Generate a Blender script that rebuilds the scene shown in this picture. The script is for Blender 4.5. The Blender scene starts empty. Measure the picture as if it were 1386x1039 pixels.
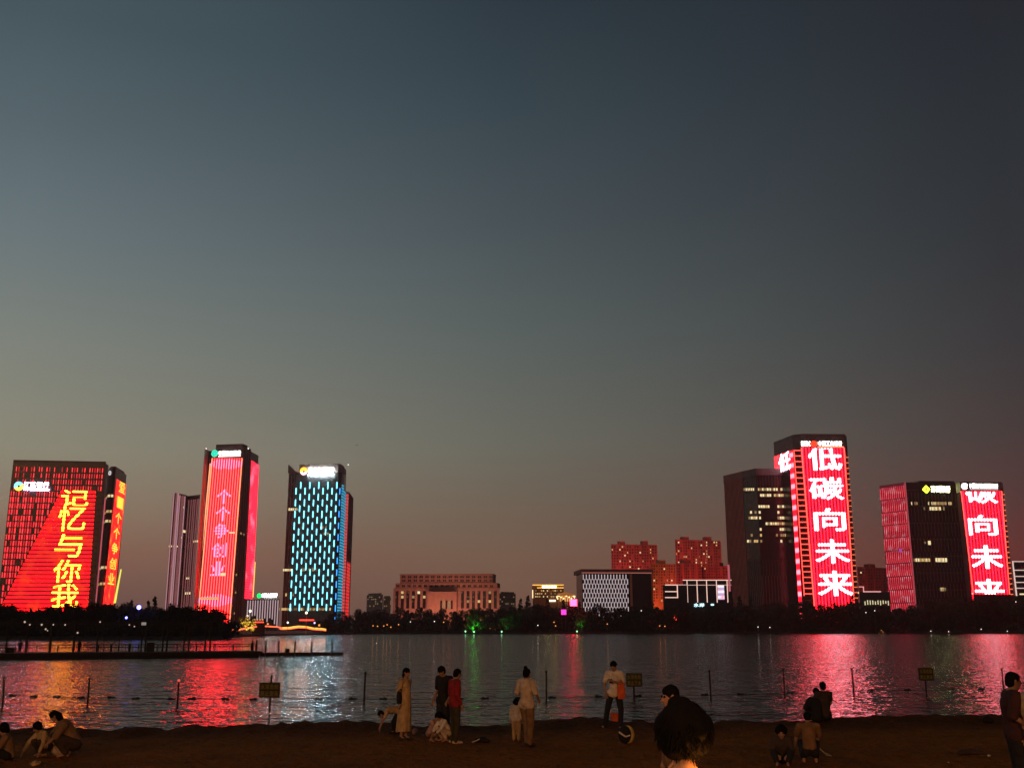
import bpy, bmesh, math, random
from mathutils import Vector, Matrix
random.seed(7)
scene = bpy.context.scene
COL = scene.collection
# ------------------------------------------------------------------ camera
W0, H0, FPX, VH = 1386.0, 1039.0, 1400.0, 850.0
CAMZ = 3.6
PITCH = math.atan((VH - H0 / 2) / FPX)
cam_d = bpy.data.cameras.new("camera"); cam_d.sensor_width = 36; cam_d.lens = 36 * FPX / W0
cam_d.clip_end = 30000; cam_d.clip_start = 0.1
cam = bpy.data.objects.new("camera", cam_d); COL.objects.link(cam)
cam.location = (0, 0, CAMZ); cam.rotation_euler = (math.radians(90) + PITCH, 0, 0)
scene.camera = cam
CO, SI = math.cos(PITCH), math.sin(PITCH)

def ray(u, v):
    x = (u - W0 / 2) / FPX; y = -(v - H0 / 2) / FPX
    return Vector((x, CO - y * SI, SI + y * CO))
def at(u, v, Y):                       # world point seen at pixel (u,v), at depth Y
    d = ray(u, v); return Vector((0, 0, CAMZ)) + d * (Y / d.y)
def hitz(u, v, z):                     # where the view ray meets height z
    d = ray(u, v); return Vector((0, 0, CAMZ)) + d * ((z - CAMZ) / d.z)

# ------------------------------------------------------------------ objects
def tag(o, label=None, cat=None, group=None, kind=None):
    if label: o['label'] = label
    if cat: o['category'] = cat
    if group: o['group'] = group
    if kind: o['kind'] = kind
    return o
def empty(name, loc, label, cat, group=None, rz=0):
    o = bpy.data.objects.new(name, None); COL.objects.link(o); o.location = loc
    o.rotation_euler = (0, 0, rz); o.empty_display_size = 0.3
    return tag(o, label, cat, group)
def link_mesh(name, me, mat, parent=None, loc=None):
    o = bpy.data.objects.new(name, me); COL.objects.link(o)
    if mat is not None:
        me.materials.clear(); me.materials.append(mat)
    if parent is not None: o.parent = parent
    if loc is not None: o.location = loc
    return o
def copy_tree(o, parent=None):
    c = o.copy(); COL.objects.link(c)
    if parent is not None: c.parent = parent
    for ch in o.children: copy_tree(ch, c)
    return c

class MB:
    """collects faces (with optional uv) and builds one mesh"""
    def __init__(s): s.v = []; s.f = []; s.uv = []
    def poly(s, pts, uv=None):
        i = len(s.v); s.v += [Vector(p) for p in pts]; s.f.append(list(range(i, i + len(pts))))
        s.uv.append(uv if uv else [(0, 0)] * len(pts))
    def hexa(s, a, b, uva=None):
        """box between quad a (front) and quad b (back), same winding"""
        s.poly(a, uva); s.poly(list(reversed(b)), list(reversed(uva)) if uva else None)
        n = len(a)
        for k in range(n):
            q = (k + 1) % n
            s.poly([a[q], a[k], b[k], b[q]], [uva[q], uva[k], uva[k], uva[q]] if uva else None)
    def box(s, c, sz, rz=0, tilt=None):
        x, y, z = sz[0] / 2, sz[1] / 2, sz[2] / 2; M = Matrix.Rotation(rz, 3, 'Z')
        if tilt is not None: M = M @ tilt
        c = Vector(c)
        P = lambda i, j, k: c + M @ Vector((i * x, j * y, k * z))
        s.hexa([P(-1, -1, -1), P(1, -1, -1), P(1, -1, 1), P(-1, -1, 1)], [P(-1, 1, -1), P(1, 1, -1), P(1, 1, 1), P(-1, 1, 1)])
    def tube(s, p0, p1, r0, r1=None, n=8, cap=True):
        if r1 is None: r1 = r0
        p0 = Vector(p0); p1 = Vector(p1); d = (p1 - p0).normalized()
        a = d.orthogonal().normalized(); b = d.cross(a)
        A = [p0 + (a * math.cos(6.28319 * k / n) + b * math.sin(6.28319 * k / n)) * r0 for k in range(n)]
        B = [p1 + (a * math.cos(6.28319 * k / n) + b * math.sin(6.28319 * k / n)) * r1 for k in range(n)]
        for k in range(n):
            q = (k + 1) % n; s.poly([A[k], A[q], B[q], B[k]])
        if cap: s.poly(list(reversed(A))); s.poly(B)
    def path(s, pts, r, n=6):
        for i in range(len(pts) - 1): s.tube(pts[i], pts[i + 1], r, r, n)
    def sphere(s, c, r, n=10, m=6, sc=(1, 1, 1)):
        c = Vector(c)
        R = [[c + Vector((r * sc[0] * math.sin(math.pi * j / m) * math.cos(6.28319 * k / n), r * sc[1] * math.sin(math.pi * j / m) * math.sin(6.28319 * k / n), r * sc[2] * math.cos(math.pi * j / m))) for k in range(n)] for j in range(m + 1)]
        for j in range(m):
            for k in range(n):
                q = (k + 1) % n
                if j == 0: s.poly([R[0][0], R[1][k], R[1][q]])
                elif j == m - 1: s.poly([R[j][k], R[m][0], R[j][q]])
                else: s.poly([R[j][k], R[j + 1][k], R[j + 1][q], R[j][q]])
    def mesh(s, name, org=(0, 0, 0), smooth=False):
        me = bpy.data.meshes.new(name); o = Vector(org)
        me.from_pydata([p - o for p in s.v], [], s.f); 
        ul = me.uv_layers.new(name="UVMap"); flat = []
        for fu in s.uv:
            for t in fu: flat += [t[0], t[1]]
        ul.data.foreach_set('uv', flat)
        if smooth: me.polygons.foreach_set('use_smooth', [True] * len(me.polygons))
        me.update(); return me
    def build(s, name, mat, parent=None, smooth=False, loc=None):
        """world coordinates; local to the parent's location (or to loc when top level)"""
        org = loc if loc is not None else (abs_loc(parent) if parent is not None else (0, 0, 0))
        o = link_mesh(name, s.mesh(name, org, smooth), mat, parent)
        if loc is not None and parent is None: o.location = loc
        return o
def abs_loc(o):
    p = Vector((0, 0, 0))
    while o is not None: p += o.location; o = o.parent
    return p

# ------------------------------------------------------------------ materials
MATS = {}
def srgb(r, g, b):
    f = lambda c: (c / 255 / 12.92) if c <= 10 else ((c / 255 + 0.055) / 1.055) ** 2.4
    return (f(r), f(g), f(b))
def newmat(name):
    m = bpy.data.materials.new(name); m.use_nodes = True
    nt = m.node_tree; b = nt.nodes['Principled BSDF']; MATS[name] = m
    return m, nt, b
def pbr(name, col, rough=0.8, var=0.25, scale=3.0, metal=0.0, bump=0.0, spec=0.5):
    if name in MATS: return MATS[name]
    m, nt, b = newmat(name)
    b.inputs['Roughness'].default_value = rough; b.inputs['Metallic'].default_value = metal
    b.inputs['Specular IOR Level'].default_value = spec
    tc = nt.nodes.new('ShaderNodeTexCoord'); n = nt.nodes.new('ShaderNodeTexNoise')
    n.inputs['Scale'].default_value = scale; n.inputs['Detail'].default_value = 4
    nt.links.new(tc.outputs['Object'], n.inputs['Vector'])
    r = nt.nodes.new('ShaderNodeMapRange'); r.inputs[1].default_value = 0.3; r.inputs[2].default_value = 0.7
    r.inputs[3].default_value = 1 - var; r.inputs[4].default_value = 1 + var
    nt.links.new(n.outputs['Fac'], r.inputs[0])
    mx = nt.nodes.new('ShaderNodeVectorMath'); mx.operation = 'SCALE'; mx.inputs[0].default_value = col
    nt.links.new(r.outputs[0], mx.inputs['Scale']); nt.links.new(mx.outputs[0], b.inputs['Base Color'])
    if bump:
        bp = nt.nodes.new('ShaderNodeBump'); bp.inputs['Distance'].default_value = bump
        nt.links.new(n.outputs['Fac'], bp.inputs['Height']); nt.links.new(bp.outputs[0], b.inputs['Normal'])
    return m
def emit(name, col, strength=1.0, sample=False):
    if name in MATS: return MATS[name]
    m, nt, b = newmat(name)
    b.inputs['Base Color'].default_value = (0.02, 0.02, 0.02, 1)
    b.inputs['Emission Color'].default_value = (*col, 1); b.inputs['Emission Strength'].default_value = strength
    if not sample: m.cycles.emission_sampling = 'NONE'
    return m
def led(name, lo, hi, per=2.0, axis=0, duty=0.5, strength=1.0, noise=0.0, nscale=0.1, ncol=None, per2=0, sample=True):
    """a wall of LED tubes: stripes along uv (metres on the wall), with slow moving-image variation"""
    if name in MATS: return MATS[name]
    m, nt, b = newmat(name); N = nt.nodes.new; L = nt.links.new
    b.inputs['Base Color'].default_value = (0.02, 0.02, 0.02, 1)
    uv = N('ShaderNodeUVMap'); sp = N('ShaderNodeSeparateXYZ'); L(uv.outputs[0], sp.inputs[0])
    def stripe(ax, p, du):
        d = N('ShaderNodeMath'); d.operation = 'DIVIDE'; d.inputs[1].default_value = p; L(sp.outputs[ax], d.inputs[0])
        fr = N('ShaderNodeMath'); fr.operation = 'FRACT'; L(d.outputs[0], fr.inputs[0])
        pp = N('ShaderNodeMath'); pp.operation = 'PINGPONG'; pp.inputs[1].default_value = 0.5; L(fr.outputs[0], pp.inputs[0])
        mr = N('ShaderNodeMapRange'); mr.interpolation_type = 'SMOOTHSTEP'
        mr.inputs[1].default_value = 0.5 * (1 - du) - 0.1; mr.inputs[2].default_value = 0.5 * (1 - du) + 0.1
        L(pp.outputs[0], mr.inputs[0]); return mr.outputs[0]
    f = stripe(axis, per, duty)
    if per2:
        g = stripe(1 - axis, per2, 0.75); mm = N('ShaderNodeMath'); mm.operation = 'MULTIPLY'; L(f, mm.inputs[0]); L(g, mm.inputs[1]); f = mm.outputs[0]
    mx = N('ShaderNodeMix'); mx.data_type = 'RGBA'; mx.inputs[6].default_value = (*lo, 1); mx.inputs[7].default_value = (*hi, 1)
    L(f, mx.inputs[0]); out = mx.outputs[2]
    if noise:
        no = N('ShaderNodeTexNoise'); no.inputs['Scale'].default_value = nscale; no.inputs['Detail'].default_value = 3
        L(uv.outputs[0], no.inputs['Vector'])
        r = N('ShaderNodeMapRange'); r.inputs[1].default_value = 0.52; r.inputs[2].default_value = 0.72; r.inputs[4].default_value = noise
        L(no.outputs['Fac'], r.inputs[0])
        m2 = N('ShaderNodeMix'); m2.data_type = 'RGBA'; L(r.outputs[0], m2.inputs[0]); L(out, m2.inputs[6]); m2.inputs[7].default_value = (*(ncol or hi), 1)
        out = m2.outputs[2]
    L(out, b.inputs['Emission Color']); b.inputs['Emission Strength'].default_value = strength
    if not sample: m.cycles.emission_sampling = 'NONE'
    return m

# ------------------------------------------------------------------ walls
class Wall:
    """vertical wall from A to B (left to right seen from the lake); s in metres from A, z up"""
    def __init__(s, A, B):
        s.A = Vector((A[0], A[1], 0)); s.B = Vector((B[0], B[1], 0)); s.d = (s.B - s.A); s.L = s.d.length; s.d /= s.L
        s.n = Vector((s.d.y, -s.d.x, 0))
    def sz(s, u, v):
        d = ray(u, v); o = Vector((0, 0, CAMZ)); t = (s.A - o).dot(s.n) / d.dot(s.n); p = o + d * t
        return ((p - s.A).dot(s.d), p.z)
    def p(s, a, z, off=0): 
        q = s.A + s.d * a + s.n * off; return Vector((q.x, q.y, z))
    def rect(s, mb, s0, s1, z0, z1, off=0.15, th=0.15):
        s.quad(mb, [(s0, z0), (s1, z0), (s1, z1), (s0, z1)], off, th)
    def quad(s, mb, pts, off=0.15, th=0.15):
        mb.hexa([s.p(a, z, off) for a, z in pts], [s.p(a, z, off - th) for a, z in pts], pts)
    def pxquad(s, mb, px, off=0.15, th=0.15):
        s.quad(mb, [s.sz(*q) for q in px], off, th)
    def pxrect(s, mb, u0, v0, u1, v1, off=0.15, th=0.15):
        """upright rectangle on the wall whose centre and size are read at pixel box"""
        c = s.sz((u0 + u1) / 2, (v0 + v1) / 2); l = s.sz(u0, (v0 + v1) / 2)[0]; r = s.sz(u1, (v0 + v1) / 2)[0]
        b = s.sz((u0 + u1) / 2, v1)[1]; t = s.sz((u0 + u1) / 2, v0)[1]
        s.rect(mb, l, r, b, t, off, th)

_glyph = {}
def glyph(t, bold=0.0):
    k = (t, bold)
    if k not in _glyph:
        c = bpy.data.curves.new("glyph", "FONT"); c.body = t; c.offset = bold; c.resolution_u = 3
        o = bpy.data.objects.new("glyph", c); COL.objects.link(o)
        dg = bpy.context.evaluated_depsgraph_get(); dg.update()
        me = bpy.data.meshes.new_from_object(o.evaluated_get(dg))
        vs = [(v.co.x, v.co.y) for v in me.vertices]; fs = [list(p.vertices) for p in me.polygons]
        x0 = min(a for a, _ in vs); x1 = max(a for a, _ in vs); y0 = min(b for _, b in vs); y1 = max(b for _, b in vs)
        _glyph[k] = ([((a - x0) / (x1 - x0), (b - y0) / (y1 - y0)) for a, b in vs], fs, (x1 - x0) / (y1 - y0))
        bpy.data.objects.remove(o); bpy.data.curves.remove(c); bpy.data.meshes.remove(me)
    return _glyph[k]
def put_glyph(mb, wall, t, s0, s1, z0, z1, off, bold=0.0, zclip=None, sk=0.0):
    vs, fs, _ = glyph(t, 0.0)
    # heavier strokes: the same outline laid again a little to each side, each copy 6 mm nearer
    shifts = [(0, 0)] if not bold else [(0, 0), (1, 0), (-1, 0), (0, .8), (0, -.8), (.6, .6), (-.6, -.6)]
    for k, (dx, dy) in enumerate(shifts):
        for f in fs:
            pts = []
            for i in f:
                a, b = vs[i]; a = bold + a * (1 - 2 * bold) + dx * bold; b = bold + b * (1 - 2 * bold) + dy * bold
                pts.append((s0 + a * (s1 - s0) + sk * b, z0 + b * (z1 - z0)))
            if zclip is not None:
                pts = clip_poly(pts, zclip)
                if len(pts) < 3: continue
            mb.poly([wall.p(a, z, off + .006 * k) for a, z in pts], pts)
def clip_poly(pts, zc):
    lo, hi = zc; 
    for lim, sg in ((lo, 1), (hi, -1)):
        out = []
        for i in range(len(pts)):
            a, b = pts[i], pts[(i + 1) % len(pts)]; da, db = sg * (a[1] - lim), sg * (b[1] - lim)
            if da >= 0: out.append(a)
            if (da >= 0) != (db >= 0):
                t = da / (da - db); out.append((a[0] + t * (b[0] - a[0]), a[1] + t * (b[1] - a[1])))
        pts = out
        if len(pts) < 3: return []
    return pts
def put_text(mb, wall, text, s0, s1, z0, z1, off, bold=0.02):
    n = len(text); w = (s1 - s0) / n
    for i, ch in enumerate(text):
        if ch == ' ': continue
        put_glyph(mb, wall, ch, s0 + w * (i + 0.06), s0 + w * (i + 0.94), z0, z1, off, bold)
# ------------------------------------------------------------------ far bank buildings
glass = pbr("dark_glass", (0.022, 0.018, 0.024), 0.22, 0.3, 0.15)
glass2 = pbr("plum_glass", (0.05, 0.032, 0.042), 0.3, 0.3, 0.12)
rib_m = pbr("rib_metal", (0.16, 0.11, 0.105), 0.5, 0.2, 0.4)
rib_d = pbr("rib_dark", (0.10, 0.08, 0.075), 0.5, 0.2, 0.4)
crown_m = pbr("crown_metal", (0.13, 0.10, 0.10), 0.55, 0.25, 0.2)
salmon = pbr("salmon_stone", (0.50, 0.28, 0.22), 0.85, 0.15, 0.25)
salmon_d = pbr("salmon_dark", (0.30, 0.15, 0.14), 0.85, 0.2, 0.2)
redwall = pbr("red_render", (0.55, 0.17, 0.13), 0.9, 0.15, 0.15)
orangewall = pbr("orange_render", (0.55, 0.26, 0.14), 0.9, 0.15, 0.15)
greywall = pbr("grey_render", (0.22, 0.19, 0.19), 0.9, 0.2, 0.2)
winglass = pbr("window_glass", (0.015, 0.013, 0.015), 0.3, 0.2, 1.0)
lit_w = emit("lit_warm", (1.0, 0.80, 0.42), 1.0)
lit_y = emit("lit_yellow", (0.9, 0.55, 0.2), 0.8)
lit_c = emit("lit_cool", (0.85, 0.9, 0.8), 0.9)
lit_dim = emit("lit_dim", (0.5, 0.30, 0.13), 0.6)
sign_w = emit("sign_white", (1.0, 0.97, 0.9), 9.0, True)
sign_bar = emit("sign_bar_white", (1.0, 0.95, 0.85), 2.5, True)

def roof_at(px, Y):
    """height of the roof edge seen at px if it stands at depth Y"""
    return at(px[0], px[1], Y).z
def tower(name, label, cat, px, main, Y, deep, mat, group=None, z0=1.0, roof=True):
    """px: roof corners left to right in the view; main: index of the corner standing at depth Y"""
    H = roof_at(px[main], Y)
    P = [hitz(u, v, H) for u, v in px]
    P = [Vector((p.x, p.y, 0)) for p in P]
    bk = max(p.y for p in P) + deep
    l, r = P[0], P[-1]
    ins = min(4.0, (r.x - l.x) * .1)                       # the side walls run back out of sight
    back = [Vector((r.x * bk / r.y - ins, bk, 0)), Vector((l.x * bk / l.y + ins, bk, 0))]
    ring = P + back
    cx = sum(p.x for p in ring) / len(ring); cy = sum(p.y for p in ring) / len(ring)
    root = empty(name, (cx, cy, 1.5), label, cat, group)
    mb = MB(); n = len(ring)
    for i in range(n):
        a, b = ring[i], ring[(i + 1) % n]
        mb.poly([(a.x, a.y, z0), (b.x, b.y, z0), (b.x, b.y, H), (a.x, a.y, H)])
    mb.poly([(p.x, p.y, H) for p in ring]); mb.poly([(p.x, p.y, z0) for p in reversed(ring)])
    mb.build("wall", mat, root)
    walls = [Wall(P[i], P[i + 1]) for i in range(len(P) - 1)]
    if roof:
        rb = MB(); c = Vector((cx, cy, 0)); sh = 0.82
        q = [c + (p - c) * sh for p in ring]
        rb.hexa([(p.x, p.y, H) for p in reversed(q)], [(p.x, p.y, H + 2.2) for p in reversed(q)])
        rb.build("roof_plant", crown_m, root)
    return root, walls, H
def box_on(root, name, wall, px, mat, off=0.15, th=0.15):
    mb = MB(); wall.pxquad(mb, px, off, th) if len(px) == 4 and not isinstance(px[0], (int, float)) else wall.pxrect(mb, *px, off, th)
    return mb.build(name, mat, root)
def bl_text(root, wall, text, u0, v0, u1, v1, mat, off=0.9, bold=0.03, name="sign_lettering"):
    mb = MB(); c = (v0 + v1) / 2
    s0, s1 = wall.sz(u0, c)[0], wall.sz(u1, c)[0]; z0, z1 = wall.sz((u0 + u1) / 2, v1)[1], wall.sz((u0 + u1) / 2, v0)[1]
    put_text(mb, wall, text, s0, s1, z0, z1, off, bold); return mb.build(name, mat, root)
def disc(root, wall, u, v, r, mat, name="sign_emblem", off=0.9, ring=0.0, a0=0, a1=360, asp=1.0, th=0.3, n=20):
    s, z = wall.sz(u, v); rr = abs(wall.sz(u, v + r)[1] - z); mb = MB()
    A = [math.radians(a0 + (a1 - a0) * k / n) for k in range(n + 1)]
    for k in range(n):
        o = [(s + rr * asp * math.cos(t), z + rr * math.sin(t)) for t in (A[k], A[k + 1])]
        i = [(s + rr * ring * asp * math.cos(t), z + rr * ring * math.sin(t)) for t in (A[k], A[k + 1])]
        pts = [i[0], o[0], o[1], i[1]] if ring else [(s, z), o[0], o[1]]
        wall.quad(mb, pts, off, th)
    return mb.build(name, mat, root)
def char(root, wall, t, u0, v0, u1, v1, mat, off=0.5, bold=0.045, clip=None, sk=0.0):
    mb = MB(); c = (v0 + v1) / 2; um = (u0 + u1) / 2
    s0, s1 = wall.sz(u0, c)[0], wall.sz(u1, c)[0]; z0, z1 = wall.sz(um, v1)[1], wall.sz(um, v0)[1]
    zc = None
    if clip: zc = (wall.sz(um, clip[1])[1], wall.sz(um, clip[0])[1])
    put_glyph(mb, wall, t, s0, s1, z0, z1, off, bold, zc, sk); return mb.build("display_character", mat, root)
def windows(root, wall, boxes, mat, name="lit_window", off=0.12):
    for b in boxes:
        mb = MB(); wall.pxrect(mb, *b, off, 0.1); mb.build(name, mat, root)
def lit_row(root, wall, u0, u1, v, pitch, w, h, mats, p=1.0, skip=()):
    n = max(1, int((u1 - u0) / pitch)); 
    for k in range(n):
        if random.random() > p: continue
        u = u0 + (k + 0.5) * pitch
        windows(root, wall, [(u - w / 2, v - h / 2, u + w / 2, v + h / 2)], random.choice(mats))
def ribs(root, wall, s_from, s_to, z0, z1, pitch, w, d, mat, name="rib", off=0.0):
    """vertical ribs of the facade, one surface-pattern mesh"""
    mb = MB(); n = int((s_to - s_from) / pitch)
    for k in range(n + 1):
        s = s_from + k * pitch; wall.rect(mb, s - w / 2, s + w / 2, z0, z1, d + off, d)
    return mb.build(name, mat, root)
def dashes(root, wall, s_from, s_to, z0, z1, pitch, w, rowh, fill, mat, name, off=0.3, stag=0.5, keep=None, th=0.25):
    mb = MB(); r = 0; z = z0
    while z < z1 - rowh * 0.5:
        s = s_from + (stag * pitch if r % 2 else 0)
        while s < s_to:
            zz0, zz1 = z, z + rowh * fill
            if keep is None or keep(s, (zz0 + zz1) / 2): wall.rect(mb, s - w / 2, s + w / 2, zz0, zz1, off, th)
            s += pitch
        z += rowh; r += 1
    o = mb.build(name, mat, root)
    if len(mb.f) > 600: tag(o, kind="stuff")        # several hundred strips
    return o

# ---------- 1 slab with the golden characters, far left
def b_slab():
    root, wl, H = tower("office_tower", "wide red glowing tower at the far left with a column of golden characters", "building",
                        [(18, 624), (142.5, 626.3), (147.2, 629.6)], 1, 860, 24, glass2, roof=False)
    w, side = wl
    dash = led("slab_dash", (1.0, 0.010, 0.03), (2.6, 0.075, 0.11), 5.0, 0, 0.5, 0.9, 0.8, 0.05, (0.30, 0.006, 0.03), sample=True)
    # the lit picture on the right: a slanted red screen
    scr = led("slab_screen", (0.12, 0.002, 0.006), (6.5, 0.010, 0.028), 3.3, 1, 0.50, 1.0, 0.85, 0.075, (1.1, 0.05, 0.012))
    pq = [(-9, 842), (117.5, 842), (129.6, 663), (83.6, 663)]
    q = [w.sz(*p) for p in pq]
    mb = MB(); w.quad(mb, q, 0.35, 0.3); mb.build("led_screen", scr, root)
    thin = False
    def keep(s, z):
        if z < q[0][1]: return False
        # left of the slanted edge only, or above the screen
        t = (z - q[0][1]) / (q[3][1] - q[0][1])
        if t > 1: pass
        elif s > q[0][0] + t * (q[3][0] - q[0][0]) - 0.8: 
            return False
        top = z > q[3][1] + 1
        if thin != (z > H * .80): return False
        frac = s / w.L
        if top and frac < 0.45 and (int(s / 2.0) % 3 == 0): return False
        return random.random() > (0.10 if z < H * 0.8 else 0.16)
    dashes(root, w, 1.2, w.L - 1.0, 8, H - 1.5, 2.02, 0.9, 5.1, 0.78, dash, "light_strip_pattern", 0.3, 0.0, keep)
    thin = True
    dashes(root, w, 1.2, w.L - 1.0, 8, H - 1.5, 2.02, 0.55, 5.1, 0.70, dash, "light_strip_pattern", 0.3, 0.0, keep)
    mb = MB()
    z = 8.0
    while z < H:
        w.rect(mb, 0, w.L, z - 1.2, z - 0.15, 0.22, 0.22); z += 5.1
    mb.build("spandrel", glass, root)
    gold = led("slab_gold", (1.6, 0.5, 0.03), (20.0, 8.0, 0.30), 3.3, 1, 0.6, 1.0)
    for t, cx, cy, sz in (("记", 101.7, 674, 22), ("忆", 97.7, 701, 35), ("与", 93, 738, 31), ("你", 91, 773, 31), ("我", 88, 806, 32)):
        char(root, w, t, cx - 18.5, cy - sz / 2, cx + 18.5, cy + sz / 2, gold, 0.7, 0.004)
    disc(root, w, 25.5, 657.5, 5.6, emit("emblem_cyan", (0.10, 0.75, 1.0), 5.0, True), a0=30, a1=210, ring=0.3)
    disc(root, w, 26, 658.2, 5.6, emit("emblem_yellow", (1.0, 0.72, 0.05), 5.0, True), a0=210, a1=390, ring=0.3)
    bl_text(root, w, "江苏银行", 32, 652, 67, 661, emit("sign_white_hot", (1.0, 0.80, 1.0), 9.0, True), bold=.02)
    box_on(root, "sign_underline", w, (32.5, 661.8, 66.5, 663.2), emit("sign_bar_lilac", (1.0, .66, 1.0), 110.0, True), 0.8)
    # end wall: stone pier and a fringe of fine lines
    side.rect(mb := MB(), 0.2, side.L * 0.55, 1, H - 1, 0.4, 0.4); mb.build("corner_pier", salmon, root)
    ribs(root, side, side.L * 0.62, side.L, 2, H - 28, side.L * 0.08, side.L * 0.03, 0.3, emit("pink_line", (1.0, 0.16, 0.2), 0.5), "light_line_pattern")
    mb = MB(); w.rect(mb, 0, w.L, H, H + 1.2, 0, 3); mb.build("parapet", rib_d, root)
b_slab()

# ---------- 1b rounded glass tower with the narrow yellow and red display
def b_round():
    L0, R0 = (147.5, 636.5), (157.5, 634.5)
    root, wl, H = tower("office_tower", "narrow dark tower with a yellow on red display, right beside the wide red tower", "building",
                        [(144.5, 638.5), (146, 635.6), (149, 633.6), (153, 633), (157, 633.4), (171.3, 642.5)], 3, 905, 25, glass2)
    face = wl[-1]
    scr = led("round_screen", (0.9, 0.008, 0.02), (2.2, 0.03, 0.03), 1.7, 1, 0.6, 1.0, 0.75, 0.10, (2.6, 0.35, 0.03))
    face.pxquad(mb := MB(), [(139, 818), (153, 818), (170.5, 656), (158, 648)], 0.3, 0.25); mb.build("led_screen", scr, root)
    ych = led("round_gold", (2.0, 0.5, 0.04), (3.0, 1.3, 0.12), 1.7, 1, 0.6, 1.0)
    for i, t in enumerate("爱一个个争创业"):
        v = 660 + i * 20.5; u = 164.3 - i * 2.45
        char(root, face, t, u - 4.2, v - 8, u + 4.2, v + 8, ych, 0.6, 0.02)
    face.pxquad(mb := MB(), [(153.3, 816), (156, 816), (164, 770), (162.6, 770)], 0.5, 0.3); mb.build("edge_light", emit("edge_yel", (0.9, 0.8, 0.12), 1.2), root)
    for v, ul, ur in ((670.5, 143.5, 155.2), (691.5, 141, 154.6), (704.8, 140.5, 150.5), (767.5, 134, 149.5), (789.5, 132, 147.5)):
        for w in wl[2:4]:
            a = w.sz(0, 0)[0]
        for w, f0, f1 in ((wl[2], 0.05, 0.95), (wl[3], 0.03, 0.97), (wl[1], 0.3, 0.95)):
            z = w.sz((ul + ur) / 2, v)[1]
            w.rect(mb := MB(), w.L * f0, w.L * f1, z - 1.1, z + 1.1, 0.2, 0.2); mb.build("lit_window", random.choice([lit_w, lit_y]), root)
    for w in wl[1:4]:
        ribs(root, w, 0.4, w.L - 0.2, 2, H - 2, 1.9, 0.22, 0.35, pbr("plum_rib", (0.22, 0.14, 0.17), 0.4), "mullion")
    disc(root, wl[2], 149.5, 640, 3.0, emit("logo_dim_white", (0.9, 0.85, 0.85), 0.8), off=0.8, ring=0.45)
b_round()

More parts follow.
